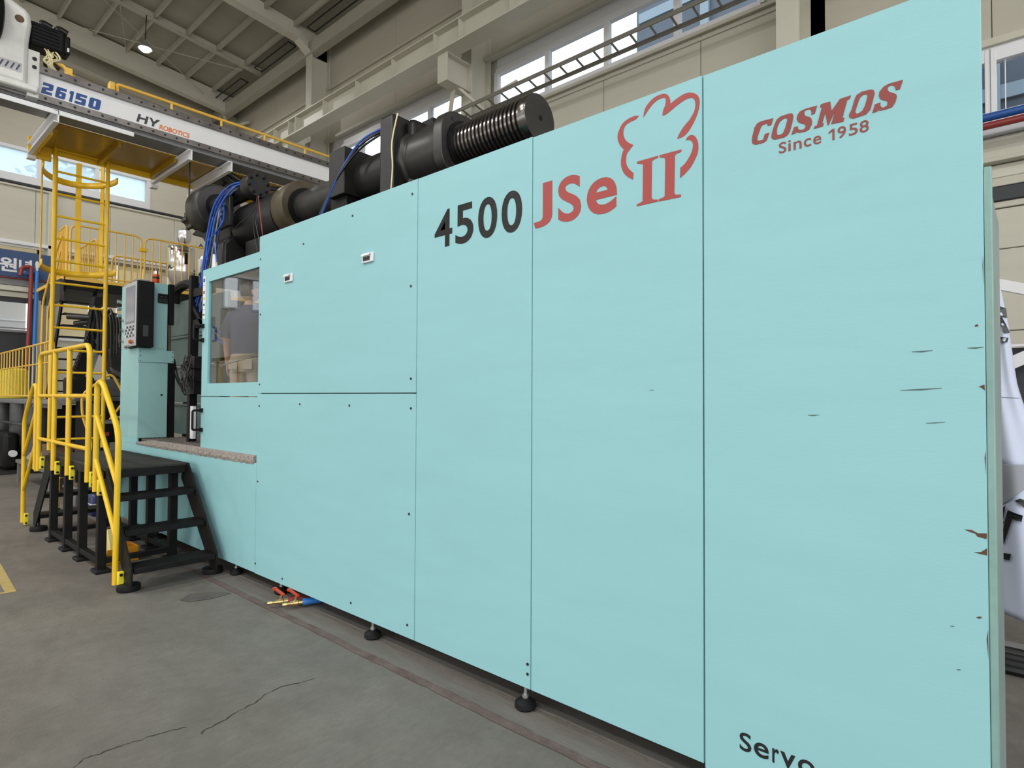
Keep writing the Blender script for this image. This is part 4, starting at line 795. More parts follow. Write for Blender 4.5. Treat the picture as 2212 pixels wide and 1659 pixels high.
# drain valves
for k, (x, y, c, lab) in enumerate(((-4.345, -.10, 'red', 'brass valve with red lever on the red hose'), (-4.235, -.04, 'blue', 'brass valve with red lever on the blue hose'))):
    t = thing('ball_valve', lab+' under the machine edge', 'valve', (x, y, 0), None)
    d = Vector((.42, .90, 0)).normalized() if k == 0 else Vector((.35, .93, 0)).normalized(); p = Vector((x, y, .042)); q = lambda s, z=0: tuple(p+d*s+Vector((0, 0, z)))
    build('valve_body', MB().lathe(q(-.06), d, [(0, .012), (.03, .012), (.032, .019), (.05, .019), (.055, .024), (.085, .024), (.09, .019), (.12, .019)], 14).cyl(q(.012), q(.012, .045), .011, 10), 'brass', t)
    build('hose_nipple', MB().cyl(q(-.085), q(-.055), .015, 8), 'brass', t)
    build('lever', MB().bar(q(.03, .048), tuple(p+Vector((-.095, .02, .070))), .022, .010).bar(tuple(p+Vector((-.095, .02, .070))), tuple(p+Vector((-.125, .02, .072))), .028, .014), 'red_lever', t)
    build('hose', MB().tube(spline([q(.06), q(.20), q(.5), q(.9)], 5), .026, 12), 'red_pipe' if k == 0 else 'blue_pipe', t)

# ================================================================ GANTRY ROBOT
gr = thing('gantry_robot', 'white robot gantry beam with lettering and bolted rails crossing above the machine', 'robot beam', (-9.2, 1, 5.1))
XF = -9.0
bm_ = build('beam', BX(XF-.40, XF, -2.6, 4.6, 5.15, 5.56), 'white_paint', gr, bevel=.006)
GF = lambda y, z, d: (XF+.0005+d, y, z)
mb = MB()
for z0, z1, nm in ((5.482, 5.567, 'top_rail'), (5.144, 5.225, 'bottom_rail')):
    r_ = build(nm, BX(XF, XF+.035, -2.6, 4.6, z0, z1), 'rail_steel', gr, bevel=.004)
    hm = MB(); y = -.745-12*.1465
    while y < 4.55: hm.cyl((XF+.0345, y, (z0+z1)/2), (XF+.0375, y, (z0+z1)/2), .0155, 10); y += .1465
    build('bolt_holes', hm, 'black_flat', r_, smooth=False, kind='stuff')
nb = MB()
def digit(ch, x0, x1, z0=5.252, z1=5.392):
    # 5 x 7 outline with cut corners, heavy strokes, leaning with the height
    D = {'2': [[(0, 7), (5, 7), (5.4, 6.4), (5.4, 3.6), (4.9, 3), (2.2, 2.6), (2.2, 1.8), (5.4, 1.8), (5.4, 0), (0, 0), (0, 3.4), (.5, 4), (3.2, 4.4), (3.2, 5.2), (0, 5.2)]],
         '6': [[(.6, 7), (5.4, 7), (5.4, 5.2), (2.2, 5.2), (2.2, 4.4), (4.9, 4.4), (5.4, 3.8), (5.4, .6), (4.8, 0), (.6, 0), (0, .6), (0, 6.4)], [(2.2, 1.6), (3.3, 1.6), (3.3, 2.9), (2.2, 2.9)]],
         '1': [[(.6, 7), (3.2, 7), (3.2, 0), (.8, 0), (.8, 5.0), (-.2, 5.0), (-.2, 6.0)]],
         '5': [[(0, 7), (5.4, 7), (5.4, 5.3), (2.2, 5.3), (2.2, 4.5), (4.8, 4.5), (5.4, 3.9), (5.4, .6), (4.8, 0), (0, 0), (0, 1.7), (3.2, 1.7), (3.2, 2.8), (0, 2.8)]],
         '0': [[(.7, 7), (4.7, 7), (5.4, 6.3), (5.4, .7), (4.7, 0), (.7, 0), (0, .7), (0, 6.3)], [(2.2, 1.6), (3.2, 1.6), (3.2, 5.4), (2.2, 5.4)]],
         '-': [[(0, 4.4), (5, 4.4), (5, 2.8), (0, 2.8)]]}[ch]
    f = lambda p: (x0+p[0]/5.4*(x1-x0-.022)+.022*p[1]/7, z0+p[1]/7*(z1-z0))
    put_poly(nb, [[f(p) for p in q] for q in D], GF)
for c, a, b in (('-', -.845, -.80), ('2', -.785, -.658), ('6', -.650, -.528), ('1', -.518, -.425), ('5', -.452, -.318), ('0', -.310, -.165)): digit(c, a, b)
build('number_lettering', nb, 'blue_decal', bm_, smooth=False, label='heavy blue number -26150')
nb = MB()
HYF = lambda a, z, d: GF(a, z, d)
nb2 = [[(.232, 5.262), (.262, 5.262), (.272, 5.31), (.335, 5.31), (.325, 5.262), (.355, 5.262), (.380, 5.372), (.350, 5.372), (.342, 5.335), (.278, 5.335), (.286, 5.372), (.256, 5.372)],
       [(.415, 5.262), (.445, 5.262), (.452, 5.300), (.520, 5.372), (.480, 5.372), (.440, 5.328), (.420, 5.372), (.386, 5.372), (.424, 5.300)]]
for p in nb2: put_poly(nb, [p], GF)
build('maker_lettering', nb, 'grey_decal', bm_, smooth=False, label='charcoal letters HY')
nb = MB(); put_text(nb, 'ROBOTICS', .508, .905, 5.252, 5.320, GF, offset=.034, shear=.010)
build('maker_lettering', nb, 'orange_decal', bm_, smooth=False, label='orange word ROBOTICS')
build('angle_strip', BX(XF-.02, XF+.07, -2.6, .19, 5.075, 5.09).box(XF+.055, XF+.07, -2.6, .19, 5.02, 5.09), 'white_paint', gr, bevel=.003)
build('shaded_underside', BX(XF-.39, XF-.03, -2.6, 4.6, 5.10, 5.15), 'grey_steel', gr)  # grey colour carries the shade under the white beam
for y in (-.62, .91, 1.47):
    a = build('bracket_arm', BX(-10.46, -8.93, y-.008, y+.008, 4.93, 5.07).box(-10.46, -8.93, y-.05, y+.008, 4.925, 4.94).box(-10.46, -8.93, y-.05, y+.008, 5.06, 5.075), 'white_paint', gr, bevel=.004)
    for x in (-9.0, -9.12, -9.5, -9.9, -10.3): build('arm_bolt', MB().cyl((x, y+.006, 5.0), (x, y+.016, 5.0), .022, 8), 'grey_decal', a)
    build('arm_foot', BX(-10.50, -10.40, y-.05, y+.05, 4.87, 4.925), 'white_paint', gr, bevel=.008)
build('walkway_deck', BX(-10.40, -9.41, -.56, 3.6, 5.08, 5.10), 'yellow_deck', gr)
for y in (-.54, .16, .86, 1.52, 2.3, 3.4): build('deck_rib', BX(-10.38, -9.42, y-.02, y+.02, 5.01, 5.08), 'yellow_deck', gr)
build('deck_skirt', BX(-10.42, -10.40, -.58, 3.6, 5.0, 5.16), 'yellow', gr); build('deck_skirt', BX(-10.45, -9.42, -.62, -.58, 4.92, 5.16).box(-10.46, -10.42, -.66, -.40, 4.90, 5.18), 'yellow', gr)
rail('walkway_rail', [(-10.3, .36, 6.12), (-10.3, .34, 6.26), (-10.3, 1.1, 6.26), (-10.3, 4.4, 6.26)], gr, r=.024, m='yellow_bg', f=.06)
for y in (1.10, 1.87, 2.62, 3.4): rail('walkway_post', [(-10.3, y, 6.26), (-10.3, y, 5.1)], gr, r=.020, m='yellow_bg')
build('rail_bracket', BX(-10.34, -10.26, .31, .41, 6.0, 6.13), 'black_m', gr, bevel=.01)
build('beacon_box', BX(-10.36, -10.24, .24, .31, 6.13, 6.25), 'yellow_bg', gr, bevel=.01)
build('carrier_cable', MB().tube(spline([(-9.3, 1.45, 5.1), (-9.2, 1.75, 4.92), (-9.1, 2.2, 4.9), (-9.1, 2.9, 5.05)], 6), .035, 8).tube(spline([(-9.4, 1.45, 5.1), (-9.3, 1.8, 4.85), (-9.2, 2.3, 4.82), (-9.2, 3.0, 5.0)], 6), .03, 8), 'hose_black', gr)
build('underside_wires', MB().tube(spline([(-9.3, 1.9, 4.83), (-9.1, 2.4, 4.86), (-9.0, 2.9, 4.95)], 5), .018, 6).tube(spline([(-9.25, 1.9, 4.80), (-9.05, 2.45, 4.80), (-8.95, 3.0, 4.9)], 5), .015, 6), 'red', gr)
for k in range(3): build('valve_block', BX(-9.80+k*.0, -9.70, 1.56+.10*k, 1.63+.10*k, 4.76-.01*k, 4.84-.01*k), 'yellow_bg', gr, bevel=.006)
build('underside_fittings', MB().tube([(-9.75, 1.6, 4.84), (-9.7, 1.7, 5.0), (-9.6, 1.8, 5.05)], .02, 6).tube([(-9.75, 1.7, 4.84), (-9.72, 1.85, 4.95), (-9.6, 1.95, 4.9)], .02, 6).box(-9.9, -9.55, 1.5, 2.0, 5.0, 5.06), 'char', gr)
build('pendant_cord', MB().cyl((-9.2, .98, 5.0), (-9.2, .98, 4.3), .012, 6), 'hose_black', gr)
# carriage on the beam
ca = thing('robot_carriage', 'white cast robot carriage with a black motor on the gantry beam', 'robot carriage', (-9, -1.2, 5.2))
body = [(-2.4, 5.23), (-.93, 5.23), (-.925, 5.75), (-.90, 5.98), (-.915, 6.09), (-.96, 6.14), (-1.14, 6.22), (-1.5, 6.32), (-2.4, 6.32)]
build('carriage_body', MB().prism(body, lambda y, z: (-9.35, y, z), (.48, 0, 0)), 'dirty_white', ca, bevel=.05)
fl_ = build('flange_plate', BX(-9.3, -8.92, -.93, -.815, 5.14, 5.70), 'dirty_white', ca, bevel=.008)
for z in (5.20, 5.50, 5.60): build('flange_hole', MB().cyl((-8.921, -.865, z), (-8.916, -.865, z), .024, 12), 'black_flat', fl_)
build('skirt', BX(-9.3, -8.86, -2.4, -.83, 5.18, 5.26), 'dirty_white', ca, bevel=.02)
build('boss', MB().lathe((-8.88, -1.02, 5.99), (1, 0, 0), [(0, .06), (.01, .045), (.012, .02)], 14), 'card', ca)
build('bellows_cover', MB().lathe((-8.9, -1.55, 5.92), (0, 1, 0), [(0, .30), (.30, .30), (.36, .26), (.38, .18)], 28), 'black', ca, bevel=.01)
pl_ = build('name_plate', BX(-8.872, -8.868, -1.25, -.99, 5.36, 5.47), 'screen_grey', ca)
for k in range(5): build('plate_mark', MB().bar((-8.867, -1.24+.05*k, 5.38), (-8.867, -1.21+.05*k, 5.45), .014, .004, (1, 0, 0)), 'grey_decal', pl_)
mo = build('motor', BX(-9.22, -8.98, -.91, -.56, 5.80, 6.09), 'black', ca, bevel=.03)
for k in range(6): build('motor_fin', BX(-8.985, -8.968, -.89, -.62, 5.83+.042*k, 5.845+.042*k), 'black', mo)
build('motor_end', BX(-9.20, -9.0, -.57, -.50, 5.83, 6.06), 'black', mo, bevel=.02); build('motor_tag', BX(-9.0, -8.992, -.535, -.515, 5.86, 5.91), 'white_plastic', mo)
for y in (-.78, -.62): build('motor_plug', MB().tube(fillet([(-9.08, y, 6.06), (-9.08, y, 6.15), (-9.08, y+.10, 6.12)], .05), .042, 10), 'black_m', mo)
for k in range(9): build('cream_wire', MB().tube(spline([(-9.0+rnd.uniform(-.05, .03), -.76+.015*k, 5.80), (-8.97, -.74+.012*k+rnd.uniform(-.05, .05), 5.72), (-8.96, -.74+rnd.uniform(-.05, .06), 5.64), (-9.0, -.72+rnd.uniform(0, .1), 5.57)], 4), .008, 5), 'wire_cream', ca)
build('yellow_cable', MB().tube(spline([(-9.05, -.66, 5.66), (-9.0, -.58, 5.67), (-9.0, -.52, 5.60), (-9.02, -.46, 5.585)], 5), .022, 7).box(-9.06, -8.98, -.55, -.48, 5.575, 5.66), 'yellow_bg', ca)
build('cable_clump', MB().sphere((-9.03, -.68, 5.63), .06, 10, 6, (1, 1.5, .8)), 'char', ca)

# ================================================================ CAGED LADDER
ld = thing('caged_ladder', 'tall yellow caged ladder hanging down from the gantry walkway', 'ladder', (-10.3, 0, .85))
LX = -10.36
for y in (-.365, .268): build('ladder_rail', MB().tube([(LX, y, .84), (LX, y, 5.2)], .027, 10), 'yellow', ld)
r_ = None
for k in range(14):
    z = .98+.315*k
    if r_ is None: r_ = build('rung', MB().cyl((LX, -.36, z), (LX, .265, z), .016, 8), 'yellow', ld, at=(LX, 0, z))
    else: like(r_, (LX, 0, z), ld)
def cage(a): return (LX-.70*math.sin(a), -.048-.45*math.cos(a))
for z in (3.45, 4.83):
    mb = MB(); N = 22
    for i in range(N+1):
        x, y = cage(PI*i/N); mb.v += [(x, y, z-.045), (x, y, z+.045)]
        if i: mb.f.append((2*i-2, 2*i, 2*i+1, 2*i-1))
    o = build('cage_hoop', mb, 'yellow', ld); s_ = o.modifiers.new('t', 'SOLIDIFY'); s_.thickness = .012
for a in (28, 66, 104, 142):
    x, y = cage(math.radians(a)); t_ = Vector((-.70*math.cos(math.radians(a)), .45*math.sin(math.radians(a)), 0)).normalized()
    build('cage_strap', MB().prism([(-.035, 0), (.035, 0), (.035, .012), (-.035, .012)], lambda p, q: (x+t_.x*p-t_.y*q, y+t_.y*p+t_.x*q, 3.42), (0, 0, 1.75)), 'yellow', ld)
# ================================================================ BACKGROUND AT THE LEFT
pf_ = thing('access_platform', 'black access platform carrying yellow guard fences behind the ladder', 'platform', (-16, 3, 0))
build('platform_deck', BX(-17.4, -15.02, .74, 5.6, 3.80, 4.02), 'black', pf_, bevel=.01); build('deck_kerb', BX(-15.04, -15.0, .72, 5.6, 3.99, 4.06).box(-17.4, -15.0, .70, .74, 3.99, 4.06), 'yellow_bg', pf_)
build('end_plate', BX(-16.2, -15.04, .66, .74, 3.55, 4.0), 'char', pf_)
for y in (2.6, 3.9, 5.3):
    for x in (-17.2, -15.2): build('platform_leg', BX(x-.06, x+.06, y-.06, y+.06, 0, 3.8), 'black', pf_)
for y in (2.6,): build('knee_brace', MB().bar((-15.2, y, 3.0), (-15.2, y+.6, 3.8), .06, .06, (1, 0, 0)).bar((-15.2, y, 3.3), (-15.9, y, 3.8), .06, .06), 'black', pf_)
def guard(label, p0, p1, zb, h, n, grp='yellow guard fences on the access platform', mid=None):
    p0, p1 = Vector((*p0, 0)), Vector((*p1, 0)); d = (p1-p0); o = thing('guard_fence', label, 'fence', ((p0+p1)/2+Vector((0, 0, zb))), grp)
    P = lambda t, z: tuple(p0+d*t+Vector((0, 0, zb+z)))
    build('fence_frame', MB().tube(fillet([P(0, 0), P(0, h), P(1, h), P(1, 0)], .16, 6), .021, 8), 'yellow_bg', o); build('bottom_rail', MB().cyl(P(0, .06), P(1, .06), .018, 8), 'yellow_bg', o)
    if mid: build('middle_rail', MB().cyl(P(0, mid), P(1, mid), .016, 8), 'yellow_bg', o)
    for k in range(1, n): build('baluster', MB().cyl(P(k/n, .06), P(k/n, h-.005), .013, 6), 'yellow_bg', o)
    return o
f1 = guard('yellow guard fence panel right behind the caged ladder', (-15.02, .82), (-15.02, 2.12), 4.05, 1.10, 8)
f2 = guard('yellow guard fence panel in front of the silver hopper', (-15.02, 2.19), (-15.02, 3.75), 4.05, 1.10, 10)
build('fence_clamp', BX(-15.06, -14.98, 2.08, 2.23, 4.82, 4.90), 'yellow', f1, bevel=.01)
guard('yellow guard fence at the near end of the access platform, seen edge-on', (-15.1, .78), (-15.95, .80), 4.05, 1.10, 7)
guard('yellow guard fence across the access platform deck, seen edge-on', (-15.5, 1.40), (-16.9, 1.40), 4.05, 1.0, 10)
guard('lower yellow guard fence along the far side of the access platform', (-16.9, 2.06), (-16.9, 3.7), 4.05, .97, 12)
# stair up to it
ss = thing('steel_stair', 'steep black steel stair hanging below the access platform', 'stair', (-15.6, 1, 1.6))
for k in range(9): build('stair_tread', BX(-15.30-.13*k, -15.08-.13*k, .78, 1.27, 3.53-.232*k, 3.56-.232*k), 'black', ss)
for y in (.74, 1.29): build('stair_stringer', MB().bar((-15.05, y, 3.9), (-16.36, y, 1.53), .03, .16, (1, 0, 0)), 'black', ss)
rail('stair_handrail', [(-15.1, .70, 4.9), (-15.3, .66, 4.7), (-16.2, .60, 3.6), (-16.3, .60, 1.53)], ss, r=.022, m='yellow_bg', f=.15)
for k, o in enumerate((.05, .10, .16)): rail('stair_rail_bar', [(-15.2-.15*k, .69, 4.6-.2*k), (-16.0-.1*k, .64+o*.3, 3.4-.1*k), (-16.1-.15*k, .64+o*.4, 1.53)], ss, r=.016, m='yellow_bg', f=.1)
# hopper
hp = thing('hopper_dryer', 'silver cylindrical hopper with a cone base behind the yellow fence', 'hopper', (-15.75, 3.2, 4.02))
build('hopper_drum', MB().lathe((-15.75, 3.22, 4.62), (0, 0, 1), [(0, .33), (.02, .335), (.56, .335), (.60, .32), (.61, .05)], 36), 'chrome', hp)
build('hopper_cone', MB().lathe((-15.75, 3.22, 4.04), (0, 0, 1), [(0, .10), (.06, .12), (.54, .33), (.58, .33)], 36), 'zinc', hp)
build('drum_flange', MB().lathe((-15.75, 3.22, 4.60), (0, 0, 1), [(0, .35), (.03, .35)], 36), 'chrome', hp)
build('loader_cone', MB().lathe((-15.75, 3.27, 5.23), (0, 0, 1), [(0, .05), (.22, .16), (.42, .16), (.46, .10)], 28), 'chrome', hp)
build('sight_glass', MB().prism([(-.035, 4.78), (.035, 4.78), (.035, 5.05), (-.035, 5.05)], lambda a, b: (-15.42, 3.20+a, b), (.012, 0, 0)), 'black', hp); build('maker_mark', BX(-15.425, -15.414, 3.02, 3.10, 5.09, 5.12), 'red', hp); build('maker_mark', BX(-15.425, -15.414, 3.13, 3.28, 5.085, 5.115), 'grey_decal', hp)
for y, z in ((2.87, 5.14), (2.87, 4.66), (3.57, 5.3), (3.57, 4.6)): build('hopper_latch', MB().tube([(-15.6, y, z), (-15.5, y, z+.05), (-15.45, y+.02, z-.03)], .02, 6), 'chrome', hp)
build('hopper_foot', BX(-16.0, -15.5, 3.0, 3.5, 4.02, 4.06), 'grey_steel', hp); build('blower', MB().lathe((-15.5, 3.68, 4.35), (0, 0, 1), [(0, .13), (.25, .13), (.35, .05)], 14), 'char', hp)
build('filter_drum', MB().lathe((-16.4, 4.0, 4.05), (0, 0, 1), [(0, .2), (1.1, .2), (1.2, .12)], 18), 'zinc', hp)
# dark press below / behind
dm = thing('background_press', 'dark hydraulic press with hanging hoses between the ladder and the control cabinet', 'machine', (-13.4, 1.0, 0))
def slab(name, poly, x0, d, m, bev=.02): return build(name, MB().prism(poly, lambda a, b: (x0, a, b), (-d, 0, 0)), m, dm, bevel=bev)
build('press_bed', BX(-13.3, -12.6, .58, 1.9, .06, 1.50), 'black', dm, bevel=.02); build('bed_top', BX(-13.35, -12.55, .57, 1.95, 1.50, 1.58), 'dim_grey', dm, bevel=.01)
for k, y in enumerate((.62, .95, 1.28, 1.60)): build('bed_plate', BX(-12.6, -12.57, y, y+(.15 if k == 0 else .26), .35, 1.46), 'dim_grey' if k % 2 == 0 else 'black', dm, bevel=.01)
build('bed_mark', BX(-12.571, -12.566, .68, .72, 1.06, 1.16), 'white_plastic', dm)
slab('press_arm', [(.91, 3.51), (1.05, 3.53), (1.02, 2.98), (.92, 2.48), (.82, 2.08), (.71, 1.58), (.48, 1.58), (.58, 1.90), (.70, 2.34), (.81, 2.65), (.85, 3.06)], -13.6, .25, 'black')
mb = MB()
for k in range(22): mb.tube(fillet([(-13.56, .50+.019*k, 1.62+.062*k), (-13.56, .46+.019*k, 1.66+.062*k), (-13.56, .50+.019*k, 1.70+.062*k)], .02, 3), .012, 5)
build('drag_chain', mb, 'black_m', dm, kind='stuff')
slab('hose_plate', [(.86, 3.0), (1.22, 3.05), (1.25, 2.45), (1.13, 2.25), (1.02, 2.39), (.86, 2.55)], -13.45, .15, 'black')
for k in range(10):
    y = .80+.05*k; build('press_hose', MB().tube(spline([(-13.4, y, 2.75+rnd.uniform(-.05, .15)), (-13.2, y+.01, 3.2+rnd.uniform(-.08, .06)), (-13.05, y+.04, 3.0), (-13.0, y+.04, 2.45+rnd.uniform(-.15, .1))], 5), .024, 7), 'hose_black' if k % 3 else 'black_m', dm)
slab('press_hopper', [(.99, 2.52), (1.35, 2.65), (1.40, 1.75), (1.13, 1.92), (1.05, 2.12)], -13.0, .35, 'black_m'); slab('hopper_lip', [(1.02, 2.14), (1.22, 2.02), (1.22, 1.92), (1.05, 2.03)], -12.95, .05, 'dim_grey')
slab('press_pump', [(.33, 1.92), (.72, 1.95), (.78, 1.58), (.34, 1.58)], -12.7, .4, 'black', .05); slab('pump_cover', [(.78, 1.88), (1.12, 1.92), (1.15, 1.58), (.80, 1.58)], -12.7, .3, 'dim_grey')
build('press_cylinder', MB().cyl((-14.0, .58, 3.12), (-13.7, .98, 3.10), .055, 14), 'char', dm); build('press_cylinder', MB().cyl((-14.0, .70, 2.99), (-13.7, 1.02, 3.06), .055, 14), 'char', dm)
slab('press_panel', [(.84, 2.09), (.95, 2.64), (1.01, 2.46), (.89, 2.00)], -13.55, .03, 'grey_steel', .004)
mb = MB()
for k in range(14): mb.tube(spline([(-13.3+rnd.uniform(0, .1), .93+rnd.uniform(-.07, .12), 2.62+rnd.uniform(-.08, .08)) for _ in range(4)], 3), .010, 5)
build('wire_tangle', mb, 'dim_grey', dm, kind='stuff')
build('press_leg', BX(-13.3, -13.2, 1.28, 1.36, 1.5, 2.9), 'black', dm)
db = thing('press_base', 'dark grey press base with round pillars at the far left', 'machine', (-16, .8, 0))
build('base_plate', BX(-19.5, -15.2, .25, 2.4, 1.42, 1.52), 'grey_steel', db, bevel=.02); build('base_core', BX(-19.5, -15.6, .75, 2.3, .2, 1.35), 'black', db)
for x in (-19.3, -17.1, -15.6): build('base_pillar', MB().cyl((x, .42, .1), (x, .42, 1.42), .20, 18), 'dim_grey', db)
build('base_pipe', MB().cyl((-19.5, .19, 1.0), (-14.9, .19, 1.0), .028, 8), 'dim_grey', db); build('base_tank', BX(-18.9, -15.9, -.05, .22, .06, .82), 'black', db, bevel=.08)
build('tank_cap', MB().cyl((-15.9, .1, .40), (-15.82, .1, .40), .07, 14), 'white_plastic', db); build('base_sled', BX(-19.2, -15.6, -.2, .6, 0, .06), 'char', db)
guard('low yellow fence with close balusters on the press base at the far left', (-19.0, .24), (-13.3, .24), 1.525, 1.06, 17, 'yellow guard fences on the press base', .68)
build('base_walkway', BX(-15.2, -13.2, .17, .50, 1.44, 1.52), 'grey_steel', db, bevel=.01); build('walkway_bracket', BX(-15.3, -13.2, .30, .36, 1.36, 1.44), 'grey_steel', db)
yd = tag(build('yellow_drum', MB().lathe((-19.3, .62, 1.525), (0, 0, 1), [(0, .26), (.02, .28), (.7, .28), (.75, .2)], 24), 'yellow2'), 'bright yellow drum standing behind the low yellow fence', 'drum')
hl = thing('yellow_hand_loop', 'yellow bent tube handrail loop beyond the control cabinet', 'handrail', (-11, .3, 0))
rail('loop_rail', [(-11.4, .82, .0), (-11.4, .82, 1.62), (-11.4, .64, 1.98), (-11.4, .24, 1.62), (-11.4, .25, 1.29), (-11.4, .41, .78), (-11.4, .43, 0)], hl, r=.020, m='yellow_bg', f=.12); rail('loop_brace', [(-11.4, .39, .84), (-11.4, .82, 1.50)], hl, r=.018, m='yellow_bg')
# bench with boxes, trolley, toolbox
tb_ = thing('low_bench', 'low grey bench behind the step platform', 'bench', (-12.9, .2, 0))
build('bench_top', BX(-14.2, -11.6, -.12, .55, .36, .42), 'table_grey', tb_, bevel=.006)
for x in (-14.12, -11.7):
    for y in (-.07, .48): build('leg', BX(x-.035, x+.035, y-.03, y+.03, 0, .36), 'table_grey', tb_)
tag(build('film_wrap', MB().prism([(-14.1, .42), (-13.6, .58), (-13.1, .52), (-12.9, .60), (-12.5, .42)], lambda a, b: (a, -.02, b), (0, .45, 0)), 'film', bevel=.03), 'crumpled pale film lying on the low grey bench', 'film')
for k, (x0, x1, y0, y1, z0, z1, lab) in enumerate(((-12.35, -11.75, -.08, .22, .42, .80, 'brown cardboard box on the low bench, left of the row'), (-12.2, -11.70, .24, .52, .42, .72, 'brown cardboard box on the low bench, right of the row'), (-11.25, -10.85, .02, .31, .0, .58, 'brown cardboard box on the floor beside the low bench'), (-10.7, -10.25, -.06, .26, .30, .62, 'opened cardboard box on the small grey crate'))):
    t = thing('cardboard_box', lab, 'box', ((x0+x1)/2, (y0+y1)/2, z0))
    build('carton', BX(x0, x1, y0, y1, z0, z1), 'card', t, bevel=.008); build('tape_strip', BX(x0-.001, x1+.001, (y0+y1)/2-.03, (y0+y1)/2+.03, z1-.001, z1+.002), 'olive', t)
    if k in (0, 3): build('flap', MB().bar((x1, y0, z1), (x1+.12, y0, z1+.06), .006, .0+.25, (0, 0, 1)) if 0 else MB().prism([(0, 0), (.14, .07), (.14, .078), (0, .01)], lambda a, b: (x1+a, y0+.02, z1+b-.02), (0, y1-y0-.04, 0)), 'card', t)
cr_ = thing('grey_crate', 'small grey crate holding the opened cardboard box behind the step platform', 'crate', (-10.5, .1, 0))
build('crate_body', BX(-10.75, -10.15, -.10, .30, .03, .30), 'table_grey', cr_, bevel=.015); build('crate_rim', BX(-10.77, -10.13, -.12, .32, .25, .29), 'table_grey', cr_, bevel=.008)
tx = thing('tool_box', 'navy blue toolbox with a pale stripe on the floor behind the steps', 'toolbox', (-9.6, .05, 0))
build('box_shell', BX(-9.85, -9.35, -.10, .26, .0, .30), 'navy', tx, bevel=.05); build('stripe', BX(-9.86, -9.34, -.105, .265, .16, .172), 'white_plastic', tx); build('carry_handle', MB().tube(fillet([(-9.75, .08, .29), (-9.75, .08, .36), (-9.45, .08, .36), (-9.45, .08, .29)], .03), .012, 8), 'black', tx)
ty_ = thing('yellow_trolley', 'small yellow trolley frame on the floor behind the platform legs', 'trolley', (-9.98, -.2, 0))
rail('trolley_frame', [(-9.98, -.33, 0), (-9.98, -.33, .50), (-9.98, .1, .50)], ty_, r=.018, m='yellow_bg', f=.04); rail('trolley_rail', [(-9.98, -.33, .26), (-9.98, .20, .27)], ty_, r=.016, m='yellow')
for y in (-.33, .18): build('wheel', MB().cyl((-10.01, y, .04), (-9.95, y, .04), .04, 14), 'rubber', ty_)
kc = thing('tool_cabinet', 'black tool cabinet with a red sticker between ladder and control cabinet', 'cabinet', (-10.9, .7, 0))
build('cabinet_shell', BX(-11.2, -10.75, .34, .95, 0, 1.22), 'black', kc, bevel=.01); build('sticker', BX(-10.752, -10.746, .37, .45, .98, 1.04), 'red', kc); build('sticker', BX(-10.752, -10.746, .37, .44, .72, .80), 'blue_decal', kc); build('cabinet_trim', BX(-10.752, -10.742, .34, .95, 1.17, 1.22), 'grey_steel', kc); build('drawer', BX(-10.76, -10.74, .46, .80, .72, .88), 'grey_steel', kc, bevel=.006)
build('pipe_rack', MB().cyl((-10.8, .6, 1.26), (-10.8, .95, 1.26), .03, 8).cyl((-10.9, .55, 1.25), (-10.9, .95, 1.25), .025, 8), 'zinc', kc)
# banner and pipes on the end wall
bb = thing('hall_banner', 'dark blue banner with white Korean lettering above the end door', 'banner', (-21, -1, 5.2))
build('cloth', MB().prism([(-4.5, 4.86), (1.66, 4.835), (1.70, 5.2), (1.66, 5.56), (-4.5, 5.58)], lambda y, z: (-21.06, y, z), (.015, 0, 0)), 'banner_blue', bb)
BF = lambda y, z, d: (-21.044+d, y, z)
nb = MB(); put_text(nb, '원', .52, .905, 4.975, 5.36, BF, offset=.03, depth=.004); put_text(nb, '년', .945, 1.235, 4.975, 5.36, BF, offset=.03, depth=.004); put_text(nb, '!', 1.30, 1.385, 4.97, 5.36, BF, offset=.03, depth=.004)
build('banner_lettering', nb, 'paper', bb, smooth=False, label='white Korean letters')
build('banner_cord', MB().cyl((-21.05, -4.5, 4.82), (-21.05, 1.7, 4.81), .018, 6), 'red_pipe', bb)
tag(build('riser_pipe', MB().tube(fillet([(-20.9, .95, 4.88), (-20.9, 1.0, 5.12), (-20.9, 1.19, 5.16), (-20.9, 1.19, 4.6), (-20.9, 1.10, 0)], .06), .05, 10), 'red_pipe'), 'dark red riser pipe in front of the end door post', 'pipe')
tag(build('riser_pipe', MB().tube(fillet([(-21.02, 1.06, 4.95), (-21.02, 1.30, 5.05), (-20.9, 1.32, 5.0), (-20.9, 1.25, 0)], .05), .048, 10), 'blue_pipe'), 'bright blue riser pipe next to the red one by the end door', 'pipe')

